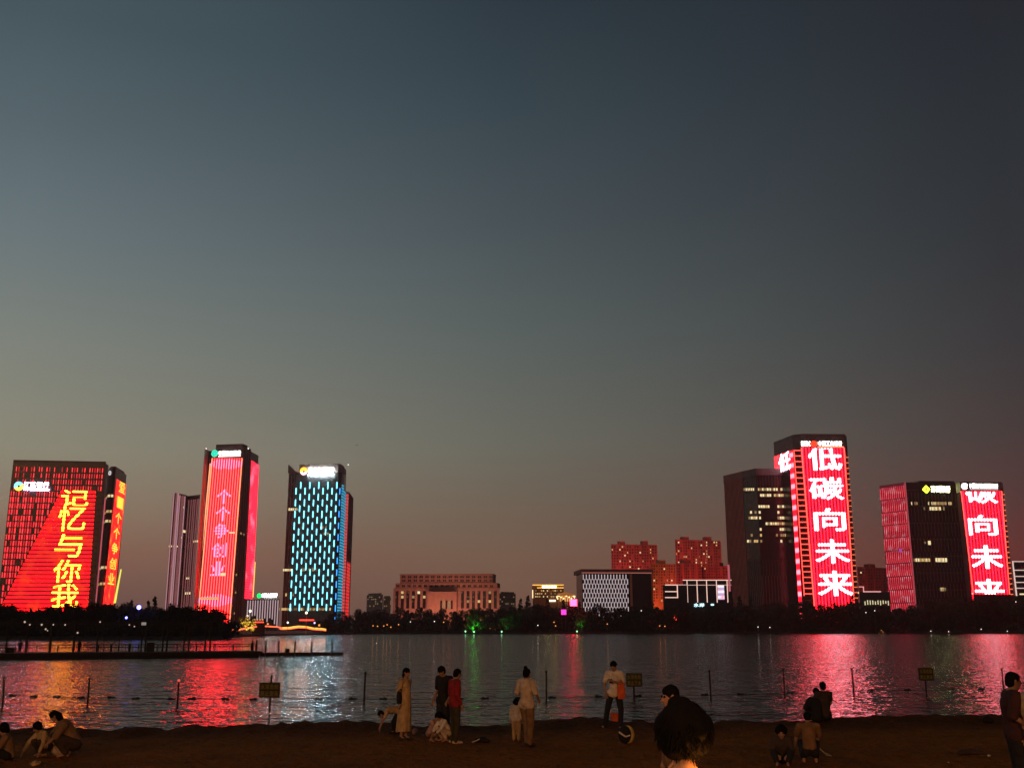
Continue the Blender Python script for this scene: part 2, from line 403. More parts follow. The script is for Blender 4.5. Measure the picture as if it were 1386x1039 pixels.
# ---------- 2 tall tower with red stripes
def b_stripe():
    root, wl, H = tower("office_tower", "tall tower with vertical red light stripes under a green round emblem", "building",
                        [(277, 606.5), (283, 610), (330.5, 608.5), (340, 611), (350, 616.5)], 2, 880, 26, glass2, roof=False)
    left, w, ch, rt = wl
    base = led("stripe_base", (1.3, 0.003, 0.010), (1.6, 0.005, 0.014), 8, 1, 0.5, 1.0, 0.3, 0.02, (1.0, 0.05, 0.2))
    P = [(266.5, 845), (311.5, 845), (328.6, 619.5), (287, 619.5)]
    w.pxquad(mb := MB(), P, 0.3, 0.25); mb.build("led_screen", base, root)
    stripe = emit("stripe_line", (20.0, 0.22, 0.22), 1.0, True); edge = emit("stripe_edge", (2.0, 0.62, 0.30), 0.9, True)
    lav = emit("stripe_lav", (1.5, 0.55, 1.0), 0.9, True)
    blobs = [(628, 7, .55), (812, 8, .6)]
    for k in range(13):
        f = k / 12.0; mb = MB(); lv = MB()
        ut = 287.7 + f * 40.2; ub = 267.3 + f * 43.5
        def X(v): t = (v - 619.5) / 225.5; return ut + t * (ub - ut)
        w.quad(mb, [w.sz(X(845) - .62, 845), w.sz(X(845) + .62, 845), w.sz(X(620) + .62, 620), w.sz(X(620) - .62, 620)], 0.7, 0.35)
        mb.build("led_strip", edge if k in (0, 12) else stripe, root)
        for c, h, hw in blobs:
            d = abs(f - 0.52) / hw
            if d < 1:
                hh = h * math.sqrt(1 - d * d) * random.uniform(.75, 1.1)
                w.quad(lv := MB(), [w.sz(X(c + hh) - .62, c + hh), w.sz(X(c + hh) + .62, c + hh), w.sz(X(c - hh) + .62, c - hh), w.sz(X(c - hh) - .62, c - hh)], 0.85, 0.15); lv.build("display_patch", lav, root)
    pale = led("stripe_char", (1.3, 0.12, 0.28), (2.0, 0.62, 1.15), 2.6, 0, 0.6, 0.9)
    for t, u, v in (("个", 303.5, 672), ("个", 302, 695), ("争", 300, 718), ("创", 297, 744), ("业", 295.5, 769)):
        char(root, w, t, u - 10, v - 10, u + 10, v + 10, pale, 0.75, 0.03)
    left2 = Wall(w.A, w.B)
    w.pxquad(mb := MB(), [(265.5, 820), (267, 820), (285.6, 627), (284.2, 627)], 0.5, 0.3); mb.build("edge_light", edge, root)
    red2 = led("stripe_side", (1.4, 0.01, 0.03), (4.0, 0.05, 0.14), 2.0, 1, 0.6, 1.0, 0.8, 0.06, (2.0, 0.35, 0.55))
    rt.pxquad(mb := MB(), [(331, 810), (341.5, 810), (350.2, 630), (340.4, 623)], 0.3, 0.25); mb.build("led_screen", red2, root)
    rt.pxquad(mb := MB(), [(341.2, 808), (342.2, 808), (345.2, 760), (344.2, 760)], 0.6, 0.3); mb.build("edge_light", emit("edge_or", (1.0, 0.55, 0.12), 1.3), root)
    # crown
    z1 = roof_at((300, 603.2), w.A.y)
    w.rect(mb := MB(), w.sz(292, 606)[0], w.sz(328, 606)[0], H, z1 + 1.0, -0.3, 10); mb.build("roof_crown", crown_m, root)
    ch.rect(mb := MB(), 0.2, ch.L, H, H + 2.2, -0.2, 6); mb.build("roof_crown", crown_m, root)
    disc(root, w, 291, 613.6, 4.6, emit("emblem_green", (0.02, 0.9, 0.5), 1.6, True), ring=0.78)
    disc(root, w, 291, 613.6, 3.0, emit("emblem_green_in", (0.03, 0.75, 0.55), 1.2, True), ring=0.0, off=0.7)
    bl_text(root, w, "中国农业银行", 296, 610, 326.5, 615.6, sign_w, bold=.02)
    box_on(root, "sign_underline", w, (296, 616.3, 326, 617.8), sign_bar, 0.8)
    for u in (279, 336): 
        p = hitz(u, 607.5, H); MBs = MB(); MBs.sphere((p.x, p.y, H + 0.4), 0.55); MBs.build("roof_lamp", emit("roof_lamp", (1, 0.95, 0.85), 1.5), root)
    windows(root, ch, [(325, 720, 327.5, 723), (319, 776, 321, 779), (329, 722, 331, 724), (318, 800, 320, 803), (316.5, 828, 318, 831)], lit_dim)
    ribs(root, ch, 0.5, ch.L, 2, H - 3, 3.0, 0.25, 0.3, pbr("plum_rib", (0.22, 0.14, 0.17), 0.4), "mullion")
    ribs(root, left, 0.5, left.L, 2, H - 3, 4.0, 0.3, 0.3, pbr("plum_rib", (0.22, 0.14, 0.17), 0.4), "mullion")
    w.pxquad(mb := MB(), [(311, 721.5), (318.5, 721.5), (318.5, 719.7), (311, 719.7)], 1.0, .1); mb.build("lit_window", lit_w, root)
    box_on(root, "lit_window", w, (299, 775, 306, 779), lit_w, 1.0)
    box_on(root, "lit_window", w, (272, 808, 297, 811), lit_y, 1.0)
b_stripe()

# ---------- 2b ribbed pair behind
def b_ribbed():
    root, wl, H = tower("office_tower", "ribbed mauve tower with few lit windows, left of the red striped tower", "building",
                        [(234.5, 666), (251.5, 669.5), (254.5, 671), (271, 669)], 0, 960, 26, glass2, roof=False)
    a, gap, b = wl
    rose = pbr("rose_rib", (0.55, 0.36, 0.36), 0.6, 0.15, 0.1); lil = emit("lilac_rib_glow", (0.50, 0.25, 0.28), 0.8); lil2 = emit("rose_rib_glow", (0.26, 0.09, 0.09), 0.7)  # ribs emit by themselves, in place of LED light falling on them
    for i, f in enumerate((0.02, 0.2, 0.34, 0.5, 0.66, 0.74, 0.9)):
        s = a.L * f; a.rect(mb := MB(), s, s + (1.7 if i % 3 else 0.8), 2, H - (0 if i < 3 else 1.5), 0.7, 0.7)
        mb.build("rib", lil2 if i in (1, 4, 5) else lil, root)
    for f in (0.1, 0.3, 0.48, 0.62, 0.8, 0.93):
        s = b.L * f; b.rect(mb := MB(), s, s + 0.8, 2, H - 4, 0.6, 0.6); mb.build("rib", lil2, root)
    lit_row(root, a, 228, 247, 739, 3.2, 2.6, 2.2, [lit_w, lit_y], 1)
    windows(root, a, [(247, 685, 250, 687.5), (246.5, 717, 251, 720.5), (244, 726, 247, 728)], lit_w)
    windows(root, b, [(252, 781, 256, 783.5), (250, 801, 258, 804), (262, 731, 268, 733.5)], lit_w)
    windows(root, a, [(238, 687, 241, 691)], emit("lit_blue", (0.1, 0.05, 0.9), 0.8))
b_ribbed()

# ---------- 3 blue tower
def b_blue():
    root, wl, H = tower("office_tower", "dark tower dotted with staggered short blue light bars and a bright white roof sign", "building",
                        [(391, 641), (400, 639.8), (458, 638.6), (463, 639.5), (466, 641), (468.7, 644)], 1, 870, 26, glass, roof=False)
    left, w, a1, a2, rt = wl
    cy = emit("blue_bar", (0.22, 1.15, 1.40), 3.6, True); n = 0; extra = MB()
    rows = 13
    for j in range(26):
        for i in range(6):
            v = 664.5 + (j - 1) * 7.85
            if v > 828: continue
            t = (v - 640) / 185
            u = 402.0 + i * 12.2 + (0 if j % 2 else 6.1) - t * 9.0
            if u > 459.5 - t * 8 or v < 648 and u < 405: continue
            if v < 645: continue
            s, z = w.sz(u, v); hh = random.uniform(2.5, 2.95)
            mb = extra if n >= 100 else MB()
            w.rect(mb, s - 0.26, s + 0.26, z - hh, z + hh, 0.6, 0.4); n += 1
            if n <= 100: mb.build("light_bar", cy, root)
    if extra.f: tag(extra.build("light_bar", cy, root), kind="stuff")
    cyd = led("blue_corner", (0.0, 0.06, 0.10), (0.04, 0.55, 0.85), 2.4, 1, 0.5, 0.8, 0.9, 0.25, (0.01, 0.12, 0.22))
    for q in (a1, a2, rt):
        q.rect(mb := MB(), 0.1, q.L - 0.1, 6, H - (7 if q is a1 else 10 if q is a2 else 14), 0.3, 0.25)
        mb.build("led_screen", cyd if q is not a1 else glass, root)
    for i in range(13):
        z = H - 16 - i * 9.6; a1.rect(mb := MB(), a1.L * .4, a1.L * .4 + .8, z - 2.6, z + 2.6, .6, .3); mb.build("light_bar", emit("blue_bar2", (0.05, 0.5, 1.6), 1.4), root)
    w.rect(mb := MB(), 0.3, w.L, 4, H - 1, 0.12, 0.1); mb.build("facade_panel", pbr("glow_catch_panel", (.09, .11, .12), .6, .3, .3), root)  # diffuse sheet added over the glass so the bars' light shows on it
    # crown
    z1 = roof_at((405, 628.5), w.A.y)
    s0 = w.sz(405, 634)[0]
    w.rect(mb := MB(), s0, w.L, H, z1, -0.2, 16); mb.build("roof_crown", pbr("crown_pale", (0.22, 0.19, 0.17), 0.6, 0.2, 0.2), root)
    for q, d in ((a1, 0.0), (a2, 0.7), (rt, 1.8)):
        q.rect(mb := MB(), 0.0, q.L, H, z1 - d, -0.25, 9); mb.build("roof_crown", crown_m, root)
    zt = roof_at((390.3, 629.5), left.A.y)
    pts = [(0, H), (w.L * .12, H), (w.L * .02, (H + zt) / 2), (0, zt)]
    w.quad(mb := MB(), [(-left.L * .8, H), (s0, H), (-left.L * .1, H + 2), (-left.L * .8, zt)], -0.3, 3.0); mb.build("roof_fin", crown_m, root)
    disc(root, w, 411.5, 637.6, 5.0, emit("emblem_sun", (1.0, 0.36, 0.02), 4.5, True), a0=-10, a1=190, ring=0.35)
    disc(root, w, 411.5, 637.8, 4.8, emit("emblem_rose", (1.0, 0.45, 0.5), 4.0, True), a0=190, a1=350, ring=0.4)
    bl_text(root, w, "民丰农商银行", 418, 633.2, 452, 640.2, emit("sign_white_max", (0.95, 0.98, 1.0), 60.0, True), bold=.02)
    box_on(root, "sign_underline", w, (418, 641.2, 451, 642.6), emit("sign_bar_max", (0.90, 0.97, 1.0), 330.0, True), 0.8)
    lit_row(root, left, 390.5, 398.5, 689, 2.6, 2.2, 3.4, [lit_w], 1)
    lit_row(root, w, 399, 406, 689, 2.4, 2, 3.4, [lit_w], 1)
    lit_row(root, left, 383, 395, 771, 2.4, 2.2, 3, [lit_w, lit_y], 1)
    lit_row(root, w, 408, 430, 770.5, 2.4, 2, 4, [lit_w, lit_y, lit_dim], .9)
    lit_row(root, w, 386, 400, 804.5, 2.4, 2, 4, [lit_w, lit_y, lit_dim], .6)
    lit_row(root, w, 376, 451, 824, 2.4, 2.1, 3.4, [lit_w, lit_y, lit_y, lit_dim], .85)
    lit_row(root, w, 433, 446, 713.5, 2.4, 2, 3.4, [lit_w, lit_y, lit_dim], .7)
    lit_row(root, w, 433, 447, 722, 2.4, 2, 3, [lit_y, lit_dim], .7)
    for v in (673, 705, 712, 720, 744, 758, 778): 
        u = random.uniform(402, 412); windows(root, w, [(u, v, u + 3, v + 3)], lit_dim)
    ribs(root, left, 0.5, left.L, 2, H - 2, 3.6, 0.25, 0.3, pbr("plum_rib", (0.22, 0.14, 0.17), 0.4), "mullion")
    for u in (455.5, 468.6):
        p = hitz(u, 630, H + 5); mb = MB(); mb.sphere((p.x, w.A.y + 3, z1 + .3), 0.6); mb.build("roof_lamp", emit("roof_lamp", (1, .95, .85), 1.5), root)
b_blue()
def b_redslab():
    root, wl, H = tower("office_tower", "slim rose red slab behind the blue dotted tower", "building",
                        [(465, 664.5), (472, 665.5), (478.3, 674)], 0, 960, 22, salmon_d, roof=False)
    a, b = wl
    rl = led("slab2_led", (0.7, 0.02, 0.04), (2.0, 0.06, 0.06), 3.0, 1, 0.5, 0.8, 1.0, 0.06, (0.9, 0.2, 0.05))
    a.rect(mb := MB(), a.L * .4, a.L * .95, 4, H - 2, .3, .25); mb.build("led_screen", led("slab2_dim", (0.5, 0.05, 0.06), (1.0, 0.14, 0.14), 3.0, 1, .5, .7), root)
    b.rect(mb := MB(), b.L * .1, b.L * .8, 4, H * .5, .3, .25); mb.build("led_screen", rl, root)
    ribs(root, b, .5, b.L, 3, H, 3.0, .3, .4, salmon, "rib")
    windows(root, a, [(467, 738, 469, 741), (466, 757, 468, 760)], lit_w)
b_redslab()

# ---------- 4 podium with the small green sign
def b_podium():
    root, wl, H = tower("low_office", "low pale striped hall with a small green and white roof sign", "building",
                        [(333, 811), (378.5, 810.5)], 0, 760, 20, glass2, roof=False)
    w = wl[0]
    st = emit("podium_strip", (0.62, 0.42, 0.45), 0.8)
    for k in range(13):
        u = 335.5 + k * 3.4; w.rect(mb := MB(), w.sz(u, 820)[0] - .35, w.sz(u, 820)[0] + .35, 4 + random.uniform(0, 9), H - .6, .4, .3); mb.build("light_strip", st, root)
    disc(root, w, 351.5, 805.8, 3.3, emit("emblem_grn2", (0.0, 0.8, 0.12), 2.0, True))
    bl_text(root, w, "中国农业银行", 355, 803, 376, 808, emit("sign_white_grn", (0.9, 1.0, 0.95), 30.0, True), bold=.02)
    w.rect(mb := MB(), w.sz(355, 809)[0], w.sz(376, 809)[0], H, H + 1.2, -.4, .5); mb.build("sign_frame", rib_d, root)
b_podium()

# ---------- 5 government block
def b_hall():
    root, wl, H = tower("office_block", "broad stepped salmon stone block with rows of paired dark windows in the centre", "building",
                        [(532.5, 795.5), (676, 795)], 0, 1150, 50, salmon, roof=False)
    w = wl[0]
    def tier(u0, u1, v0, v1, off):
        s0, s1 = w.sz(u0, v1)[0], w.sz(u1, v1)[0]; z0, z1 = w.sz(600, v1)[1], w.sz(600, v0)[1]
        w.rect(mb := MB(), s0, s1, z0, z1, off, 30); mb.build("wall", salmon, root)
    tier(535, 673, 788.5, 795.5, -0.6); tier(541, 667, 777.5, 788.6, -1.4)
    w.rect(mb := MB(), w.sz(540.5, 777)[0], w.sz(667.5, 777)[0], w.sz(600, 777.7)[1], w.sz(600, 776.2)[1], -1.0, 31); mb.build("cornice", salmon, root)
    w.rect(mb := MB(), w.sz(580, 800)[0], w.sz(619, 800)[0], 2, w.sz(600, 800.5)[1], 6, 6.1); mb.build("entrance_block", pbr("salmon_pale", (0.55, 0.30, 0.22), .85, .1, .3), root)
    [(w.pxrect(mb := MB(), 597 + k * 3.6, 812.5, 599.4 + k * 3.6, 824, 6.1, .1), mb.build("entrance_door", lit_dim if k in (1, 3) else winglass, root)) for k in range(5)]
    for v, off in ((780.3, -1.4), (785.2, -1.4)):
        for k in range(16):
            u = 543.8 + k * 7.9
            b = 3 if random.random() > .1 else 2
            mb = MB(); w.pxrect(mb, u, v - 1.35, u + 2.0, v + 1.35, off + .05, .15); w.pxrect(mb, u + 2.6, v - 1.35, u + 4.6, v + 1.35, off + .05, .15); mb.build("window", winglass, root)
    for k in range(18):
        u = 536.5 + k * 7.45; mb = MB(); w.pxrect(mb, u, 791.2, u + 1.8, 794, -.5, .15); w.pxrect(mb, u + 2.2, 791.2, u + 4, 794, -.5, .15); mb.build("window", winglass, root)
    for k in range(19):
        u = 535.2 + k * 7.4
        if 578 < u + 2 < 619: continue
        mb = MB(); w.pxrect(mb, u, 799.5, u + 4, 823, .05, .15); mb.build("window", winglass, root)
        for v in (801.5, 807.5, 813.5):
            if random.random() < .22: windows(root, w, [(u + .3, v - 1.8, u + 3.7, v + 1.8)], random.choice([lit_w, lit_y, lit_dim, lit_dim]))
            elif random.random() < .4: uu = u + random.uniform(.3, 2.5); windows(root, w, [(uu, v - .7, uu + 1, v + .7)], lit_dim)
b_hall()
def b_far(px, Y, label, p=.2, mat=None):
    root, wl, H = tower("apartment_block", label, "building", px, 0, Y, 15, mat or greywall, "hazy apartment blocks on the skyline")
    w = wl[0]; u0, u1 = px[0][0], px[1][0]
    for v in range(int(px[0][1]) + 2, 822, 3):
        u = u0 + 1
        while u < u1 - 1:
            r = random.random()
            windows(root, w, [(u, v, u + 1.2, v + 1.4)], lit_dim if r < p else winglass, "window" if r >= p else "lit_window") if r < .5 else None
            u += 2.6
b_far([(496.5, 805), (518.5, 804)], 1500, "small dark distant apartment block left of the salmon stone block", .25)
b_far([(519, 808), (529, 808)], 1700, "very faint narrow distant block beside the salmon block's left end", .1)
b_far([(675.5, 802.5), (698, 803)], 1500, "small dark distant apartment block right of the salmon stone block", .25)

# ---------- 6 restaurant with golden roof edge, domed hall
def b_rest():
    root, wl, H = tower("restaurant_building", "low building with glowing golden roof edge and a bright yellow sign", "building",
                        [(721, 796), (763, 796)], 0, 800, 16, pbr("brown_wall", (0.28, 0.16, 0.10), .8, .2, .3), roof=False)
    w = wl[0]; gl = emit("gold_light", (1.0, 0.52, 0.10), 1.6, True)
    w.pxrect(mb := MB(), 720.5, 790.8, 762.5, 795.8, 1.0, 14); mb.build("roof_edge", pbr("gold_panel", (0.45, 0.28, 0.1), .5), root)
    for v in (791.3, 795.2): w.pxrect(mb := MB(), 720.5 if v < 793 else 727, v - .5, 762.8, v + .5, 1.5, .4); mb.build("edge_light", gl, root)
    bl_text(root, w, "湖滨大酒店", 733.5, 792, 753, 795.6, emit("gold_sign", (1.0, 0.8, 0.3), 14.0, True), 1.7, .02)
    w.pxrect(mb := MB(), 720.3, 798, 721.6, 809, .8, .5); mb.build("sign_strip", emit("strip_pale", (1.0, .75, .4), 1.4), root)
    w.pxrect(mb := MB(), 743.5, 811.3, 752, 813.8, .8, .5); mb.build("sign_panel", emit("sign_pale", (1.0, .85, .6), 1.8), root)
    for v in (799, 803, 807):
        lit_row(root, w, 724, 761, v, 2.6, 1.3, 1.6, [lit_y, lit_dim, lit_w], .42)
    c = at(766, 813, 790); base = empty("pavilion", (c.x, c.y, 1.5), "round pavilion with warm lit shallow domed roof beside a glaring pink light", "pavilion")
    R = 13 * 790 / FPX; z0 = at(766, 806, 790).z; z1 = at(766, 801, 790).z
    mb = MB(); n = 20; pr = [(R, z0), (R * .8, z0 + (z1 - z0) * .5), (R * .4, z0 + (z1 - z0) * .85), (0.3, z1)]
    for i in range(3):
        for k in range(n):
            a0, a1 = 6.283 * k / n, 6.283 * (k + 1) / n; (r0, q0), (r1, q1) = pr[i], pr[i + 1]
            mb.poly([(c.x + r0 * math.cos(a0), c.y + r0 * math.sin(a0), q0), (c.x + r0 * math.cos(a1), c.y + r0 * math.sin(a1), q0), (c.x + r1 * math.cos(a1), c.y + r1 * math.sin(a1), q1), (c.x + r1 * math.cos(a0), c.y + r1 * math.sin(a0), q1)])
    mb.build("roof", led("pav_roof", (0.35, .12, .03), (1.0, .45, .12), 3, 0, .5, .8), base)
    mb = MB()
    for k in range(n):
        a0 = 6.283 * k / n; mb.tube((c.x + R * .8 * math.cos(a0), c.y + R * .8 * math.sin(a0), 1.5), (c.x + R * .8 * math.cos(a0), c.y + R * .8 * math.sin(a0), z0 + .5), .3)
    mb.build("column", salmon, base)
    mb = MB()
    for k in range(n): a0 = 6.283 * k / n; mb.sphere((c.x + R * .9 * math.cos(a0), c.y + R * .9 * math.sin(a0), z0 - .3 - (k % 3) * .9), .5, 8, 4)
    mb.build("lamp_string", emit("lamp_amber", (1.0, .72, .3), 2.5), base)
    mb = MB(); mb.tube((c.x, c.y, z0 - 4), (c.x, c.y, z0), R * .7, R * .7, 20); mb.build("lit_interior", emit("int_amber", (1.0, .5, .15), .8), base)
b_rest()
# ---------- glaring pink lamp and magenta board
def pole_lamp(u, v, Y, name, label, cat, mat, r, zb, group=None, box=False, kind=None):
    p = at(u, v, Y); root = empty(name, (p.x, p.y, zb), label, cat, group)
    mb = MB(); mb.tube((p.x, p.y, zb), (p.x, p.y, p.z - r * .8), .09, .07, 6); mb.build("pole", rib_d, root)
    mb = MB()
    if box: mb.box(p, (2 * r, r * .8, 2 * r))
    else: mb.sphere(p, r, 10, 6)
    mb.build("lamp_head", mat, root); return root
pole_lamp(776.3, 815.2, 745, "floodlight", "glaring pink white floodlight box above the dark trees near the centre", "floodlight", emit("pink_hot", (1.0, .018, .05), 22.0, True), 2.3, 1.5, box=True)
def board():
    p = at(763, 828, 716); root = empty("illuminated_board", (p.x, p.y, 1.5), "small magenta glowing board among the dark trees below the pink floodlight", "sign")
    mb = MB(); mb.box((p.x, p.y, p.z), (3.4, .4, 3.4)); mb.build("sign_panel", emit("magenta", (.9, .04, .45), 2.0, True), root)
    mb = MB(); mb.tube((p.x - 1.2, p.y + .3, 1.5), (p.x - 1.2, p.y + .3, p.z + 1.5), .12); mb.tube((p.x + 1.2, p.y + .3, 1.5), (p.x + 1.2, p.y + .3, p.z + 1.5), .12); mb.build("pole", rib_d, root)
board()

# ---------- 7 lattice fronted block
def b_lattice():
    root, wl, H = tower("office_block", "low block with white lattice front and an oversailing flat roof", "building",
                        [(780, 776.5), (787.5, 773.2), (883, 773.6)], 1, 820, 40, glass, roof=False)
    sd, w = wl
    z1 = roof_at((787, 768.8), w.A.y)
    w.rect(mb := MB(), -1, w.L + .5, H - 1.2, z1 - .6, .8, 40); mb.build("roof", pbr("roof_rose", (.20, .11, .10), .7, .2, .2), root)
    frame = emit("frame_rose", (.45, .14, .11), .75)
    w.pxrect(mb := MB(), 787, 774.3, 882, 775.6, 1.0, .4); mb.build("frame_light", frame, root)
    w.pxrect(mb := MB(), 852.8, 775.6, 855.6, 820, 1.0, .5); mb.build("corner_pier", salmon, root)
    w.pxrect(mb := MB(), 881.5, 775.6, 883, 820, 1.0, .5); mb.build("corner_pier", salmon, root)
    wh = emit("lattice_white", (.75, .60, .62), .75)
    mb = MB(); s0, s1 = w.sz(789, 790)[0], w.sz(851, 790)[0]; zt, zb = w.sz(820, 777)[1], 3
    n = 15; pit = (s1 - s0) / n; rh = abs(w.sz(820, 790)[1] - w.sz(820, 777.6)[1])
    for r in range(5):
        for k in range(n * 2):
            off = (k % 2) * .5
            z = zt - (r + off) * rh
            s = s0 + k * pit / 2
            w.rect(mb, s, s + .62, max(zb, z - rh * .60), z, .5, .4)
    tag(mb.build("lattice_pattern", wh, root), kind="stuff")
    windows(root, w, [(863, 768.5, 865, 770)], lit_w, "roof_lamp", 1.2)
b_lattice()

# ---------- 8 red lit residential towers
def resid(px, Y, label, mat, v1, cols, p, deep=14, cores=2, bal=True, dimp=.0):
    root, wl, H = tower("apartment_block", label, "building", px, 0, Y, deep, mat, "red lit apartment blocks", roof=False)
    w = wl[0]; u0, u1 = px[0][0], px[-1][0]; n = cols; vt = (px[0][1] + px[-1][1]) / 2
    for c in range(cores):
        uc = u0 + (u1 - u0) * (c + .5) / cores; w.rect(mb := MB(), w.sz(uc - 4, vt)[0], w.sz(uc + 4, vt)[0], H, H + 4 + c, -1, 8); mb.build("stair_head", mat, root)
    for c in range(cols + 1):
        if c % 3 == 0:
            s = w.L * c / cols; w.rect(mb := MB(), max(0, s - .5), min(w.L, s + .5), 2, H, 1.0, 1.0); mb.build("pier", mat, root)
    pitch = (u1 - u0) / cols; cnt = 0
    v = vt + 2.2
    stuffm = MB()
    while v < v1:
        for c in range(cols):
            if c % 3 == 2 and random.random() < .5: continue
            u = u0 + (c + .22) * pitch; r = random.random()
            m = lit_w if r < p * .5 else lit_y if r < p else None
            if m is not None: windows(root, w, [(u, v, u + pitch * .5, v + 1.9)], m)
            elif cnt < 95: cnt += 1; windows(root, w, [(u, v, u + pitch * .5, v + 1.9)], winglass, "window")
            else: w.pxrect(stuffm, u, v, u + pitch * .5, v + 1.9, .12, .1)
        v += 3.9
    if stuffm.f: tag(stuffm.build("window", winglass, root), kind="stuff")
    return root
resid([(827, 736), (889, 737)], 1350, "tall dull red apartment tower rising behind the lattice fronted block", redwall, 772, 18, .10, 14, 2)
resid([(913.5, 729.5), (975, 731.5)], 1400, "tallest red apartment tower with many lit windows, left of the dark ribbed tower", redwall, 765, 18, .16, 14, 2)
resid([(880.5, 762), (914.5, 763)], 1150, "orange lit apartment block with spiky roof just right of the lattice block", orangewall, 812, 10, .07, 12, 1)
resid([(915, 761), (949, 763)], 1180, "bright red apartment block below the tallest red tower", redwall, 790, 11, .05, 12, 1)
resid([(949.5, 767), (988, 765)], 1220, "dim red apartment block beside the dark ribbed tower's foot", pbr("red_dim", (.34, .09, .08), .9, .15, .15), 790, 12, .03, 12, 1)
resid([(1160, 766.5), (1203, 768.5)], 1250, "dim red low block between the two right hand towers", pbr("red_dim", (.34, .09, .08), .9, .15, .15), 812, 12, .03, 12, 1)

# ---------- 9 block outlined by white tubes
def b_outline():
    root, wl, H = tower("commercial_block", "low dark block outlined by bright white light tubes with a small screen", "building",
                        [(924, 785), (990, 785)], 0, 780, 25, glass, roof=False)
    w = wl[0]; t = emit("tube_white", (1.0, .62, .50), 1.1, True); t2 = emit("tube_dim", (.8, .5, .42), .8)
    def L(u0, v0, u1, v1, m=t, off=.8):
        w.pxrect(mb := MB(), u0, v0, u1, v1, off, .4); mb.build("light_tube", m, root)
    L(924, 784.2, 990, 785.3)
    for u in (930.2, 943.6, 956.6, 970, 984.4): L(u - .5, 785.3, u + .5, 815)
    L(930.7, 791, 990, 791.8, t2)
    w.pxrect(mb := MB(), 899.5, 791, 930, 825, 2.0, 10); mb.build("side_wing", glass, root)
    for v in (791.4, 800.3, 808.3): L(899.5, v - .6, 916, v + .6, t if v < 795 or v > 805 else t, 2.6)
    L(916, 790.8, 930, 791.8, t2, 2.6); L(915.6, 790.8, 916.8, 809, t, 2.7)
    w.pxrect(mb := MB(), 971.2, 791.8, 980, 811, 1.0, .3); mb.build("led_screen", led("scr_pink", (.5, .35, .6), (.9, .85, .9), 4, 1, .5, 1.2, .8, .25, (1.0, .2, .35)), root)
    L(962, 816.8, 966, 819, emit("shop_cyan", (.5, .95, 1.0), 2.0)); 
    bl_text(root, w, "水岸", 938, 816, 953, 821, emit("shop_cyan2", (.55, .95, 1.0), 2.5, True), 2.2, .02)
    L(984.8, 764, 987.5, 800, emit("ladder_pink", (.9, .2, .25), .5), 2.0)
b_outline()

# ---------- 10 dark ribbed tower with lit rows
def b_dark():
    root, wl, H = tower("office_tower", "dark ribbed tower with scattered rows of lit yellow windows", "building",
                        [(979.8, 645), (1004.8, 639), (1023, 635), (1080, 635.4)], 2, 900, 28, glass, roof=False)
    a, b, c = wl
    ribs(root, a, .6, a.L, 2, H - 6, 2.0, .55, .5, pbr("rose_grey_rib_red_spill", (.60, .25, .22), .6, .15, .2), "rib")  # salmon grey ribs, their colour reddened for the light of neighbouring displays
    for wl_, lo in ((b, .6), (c, .6)):
        ribs(root, wl_, lo, wl_.L, 2, H * .34, 2.6, .4, .45, rib_m, "rib"); ribs(root, wl_, lo + 1.3, wl_.L, H * .34, H * .44, 2.6, .3, .4, rib_d, "rib")
        ribs(root, wl_, lo, wl_.L, H * .86, H - 1, 2.6, .3, .4, rib_d, "rib")
    a.rect(mb := MB(), 0, a.L, H - 6, H + .8, .7, 4); mb.build("parapet", salmon_d, root)
    b.rect(mb := MB(), 0, b.L, H - 5, H + .8, .7, 4); mb.build("parapet", crown_m, root)
    c.rect(mb := MB(), 0, c.L, H - 5, H + .8, .7, 4); mb.build("parapet", crown_m, root)
    rows = [(662, 1006, 1062, .95, 0), (670, 1024, 1072, .85, 0), (685.2, 1026, 1044, 1, 0), (685.2, 1052, 1073, 1, 0), (693, 1015, 1032, .7, 0), (693, 1052, 1057, 1, 0),
            (700.5, 1013, 1031, .9, 0), (700.5, 1052, 1074, .95, 0), (708.3, 1033, 1075, .95, 0), (716, 1028, 1032, 1, 0), (716, 1055, 1075, .95, 0),
            (724, 1016, 1033, .9, 0), (724, 1050, 1053, 1, 0), (724, 1056, 1072, 1, 0), (732, 1011, 1033.5, .95, 0), (732, 1056, 1061, 1, 0)]
    ub = 1023
    for v, u0, u1, p, _ in rows:
        edge = 1023 + (v - 635) * .055
        hh = 3.6
        if u0 < edge: lit_row(root, b, u0, min(u1, edge), v, 3.1, 2.5, hh, [lit_w, lit_w, lit_y, lit_dim], p * .9)
        if u1 > edge: lit_row(root, c, max(u0, edge + .5), u1, v, 3.1, 2.5, hh, [lit_w, lit_w, lit_y, lit_dim], p)
b_dark()

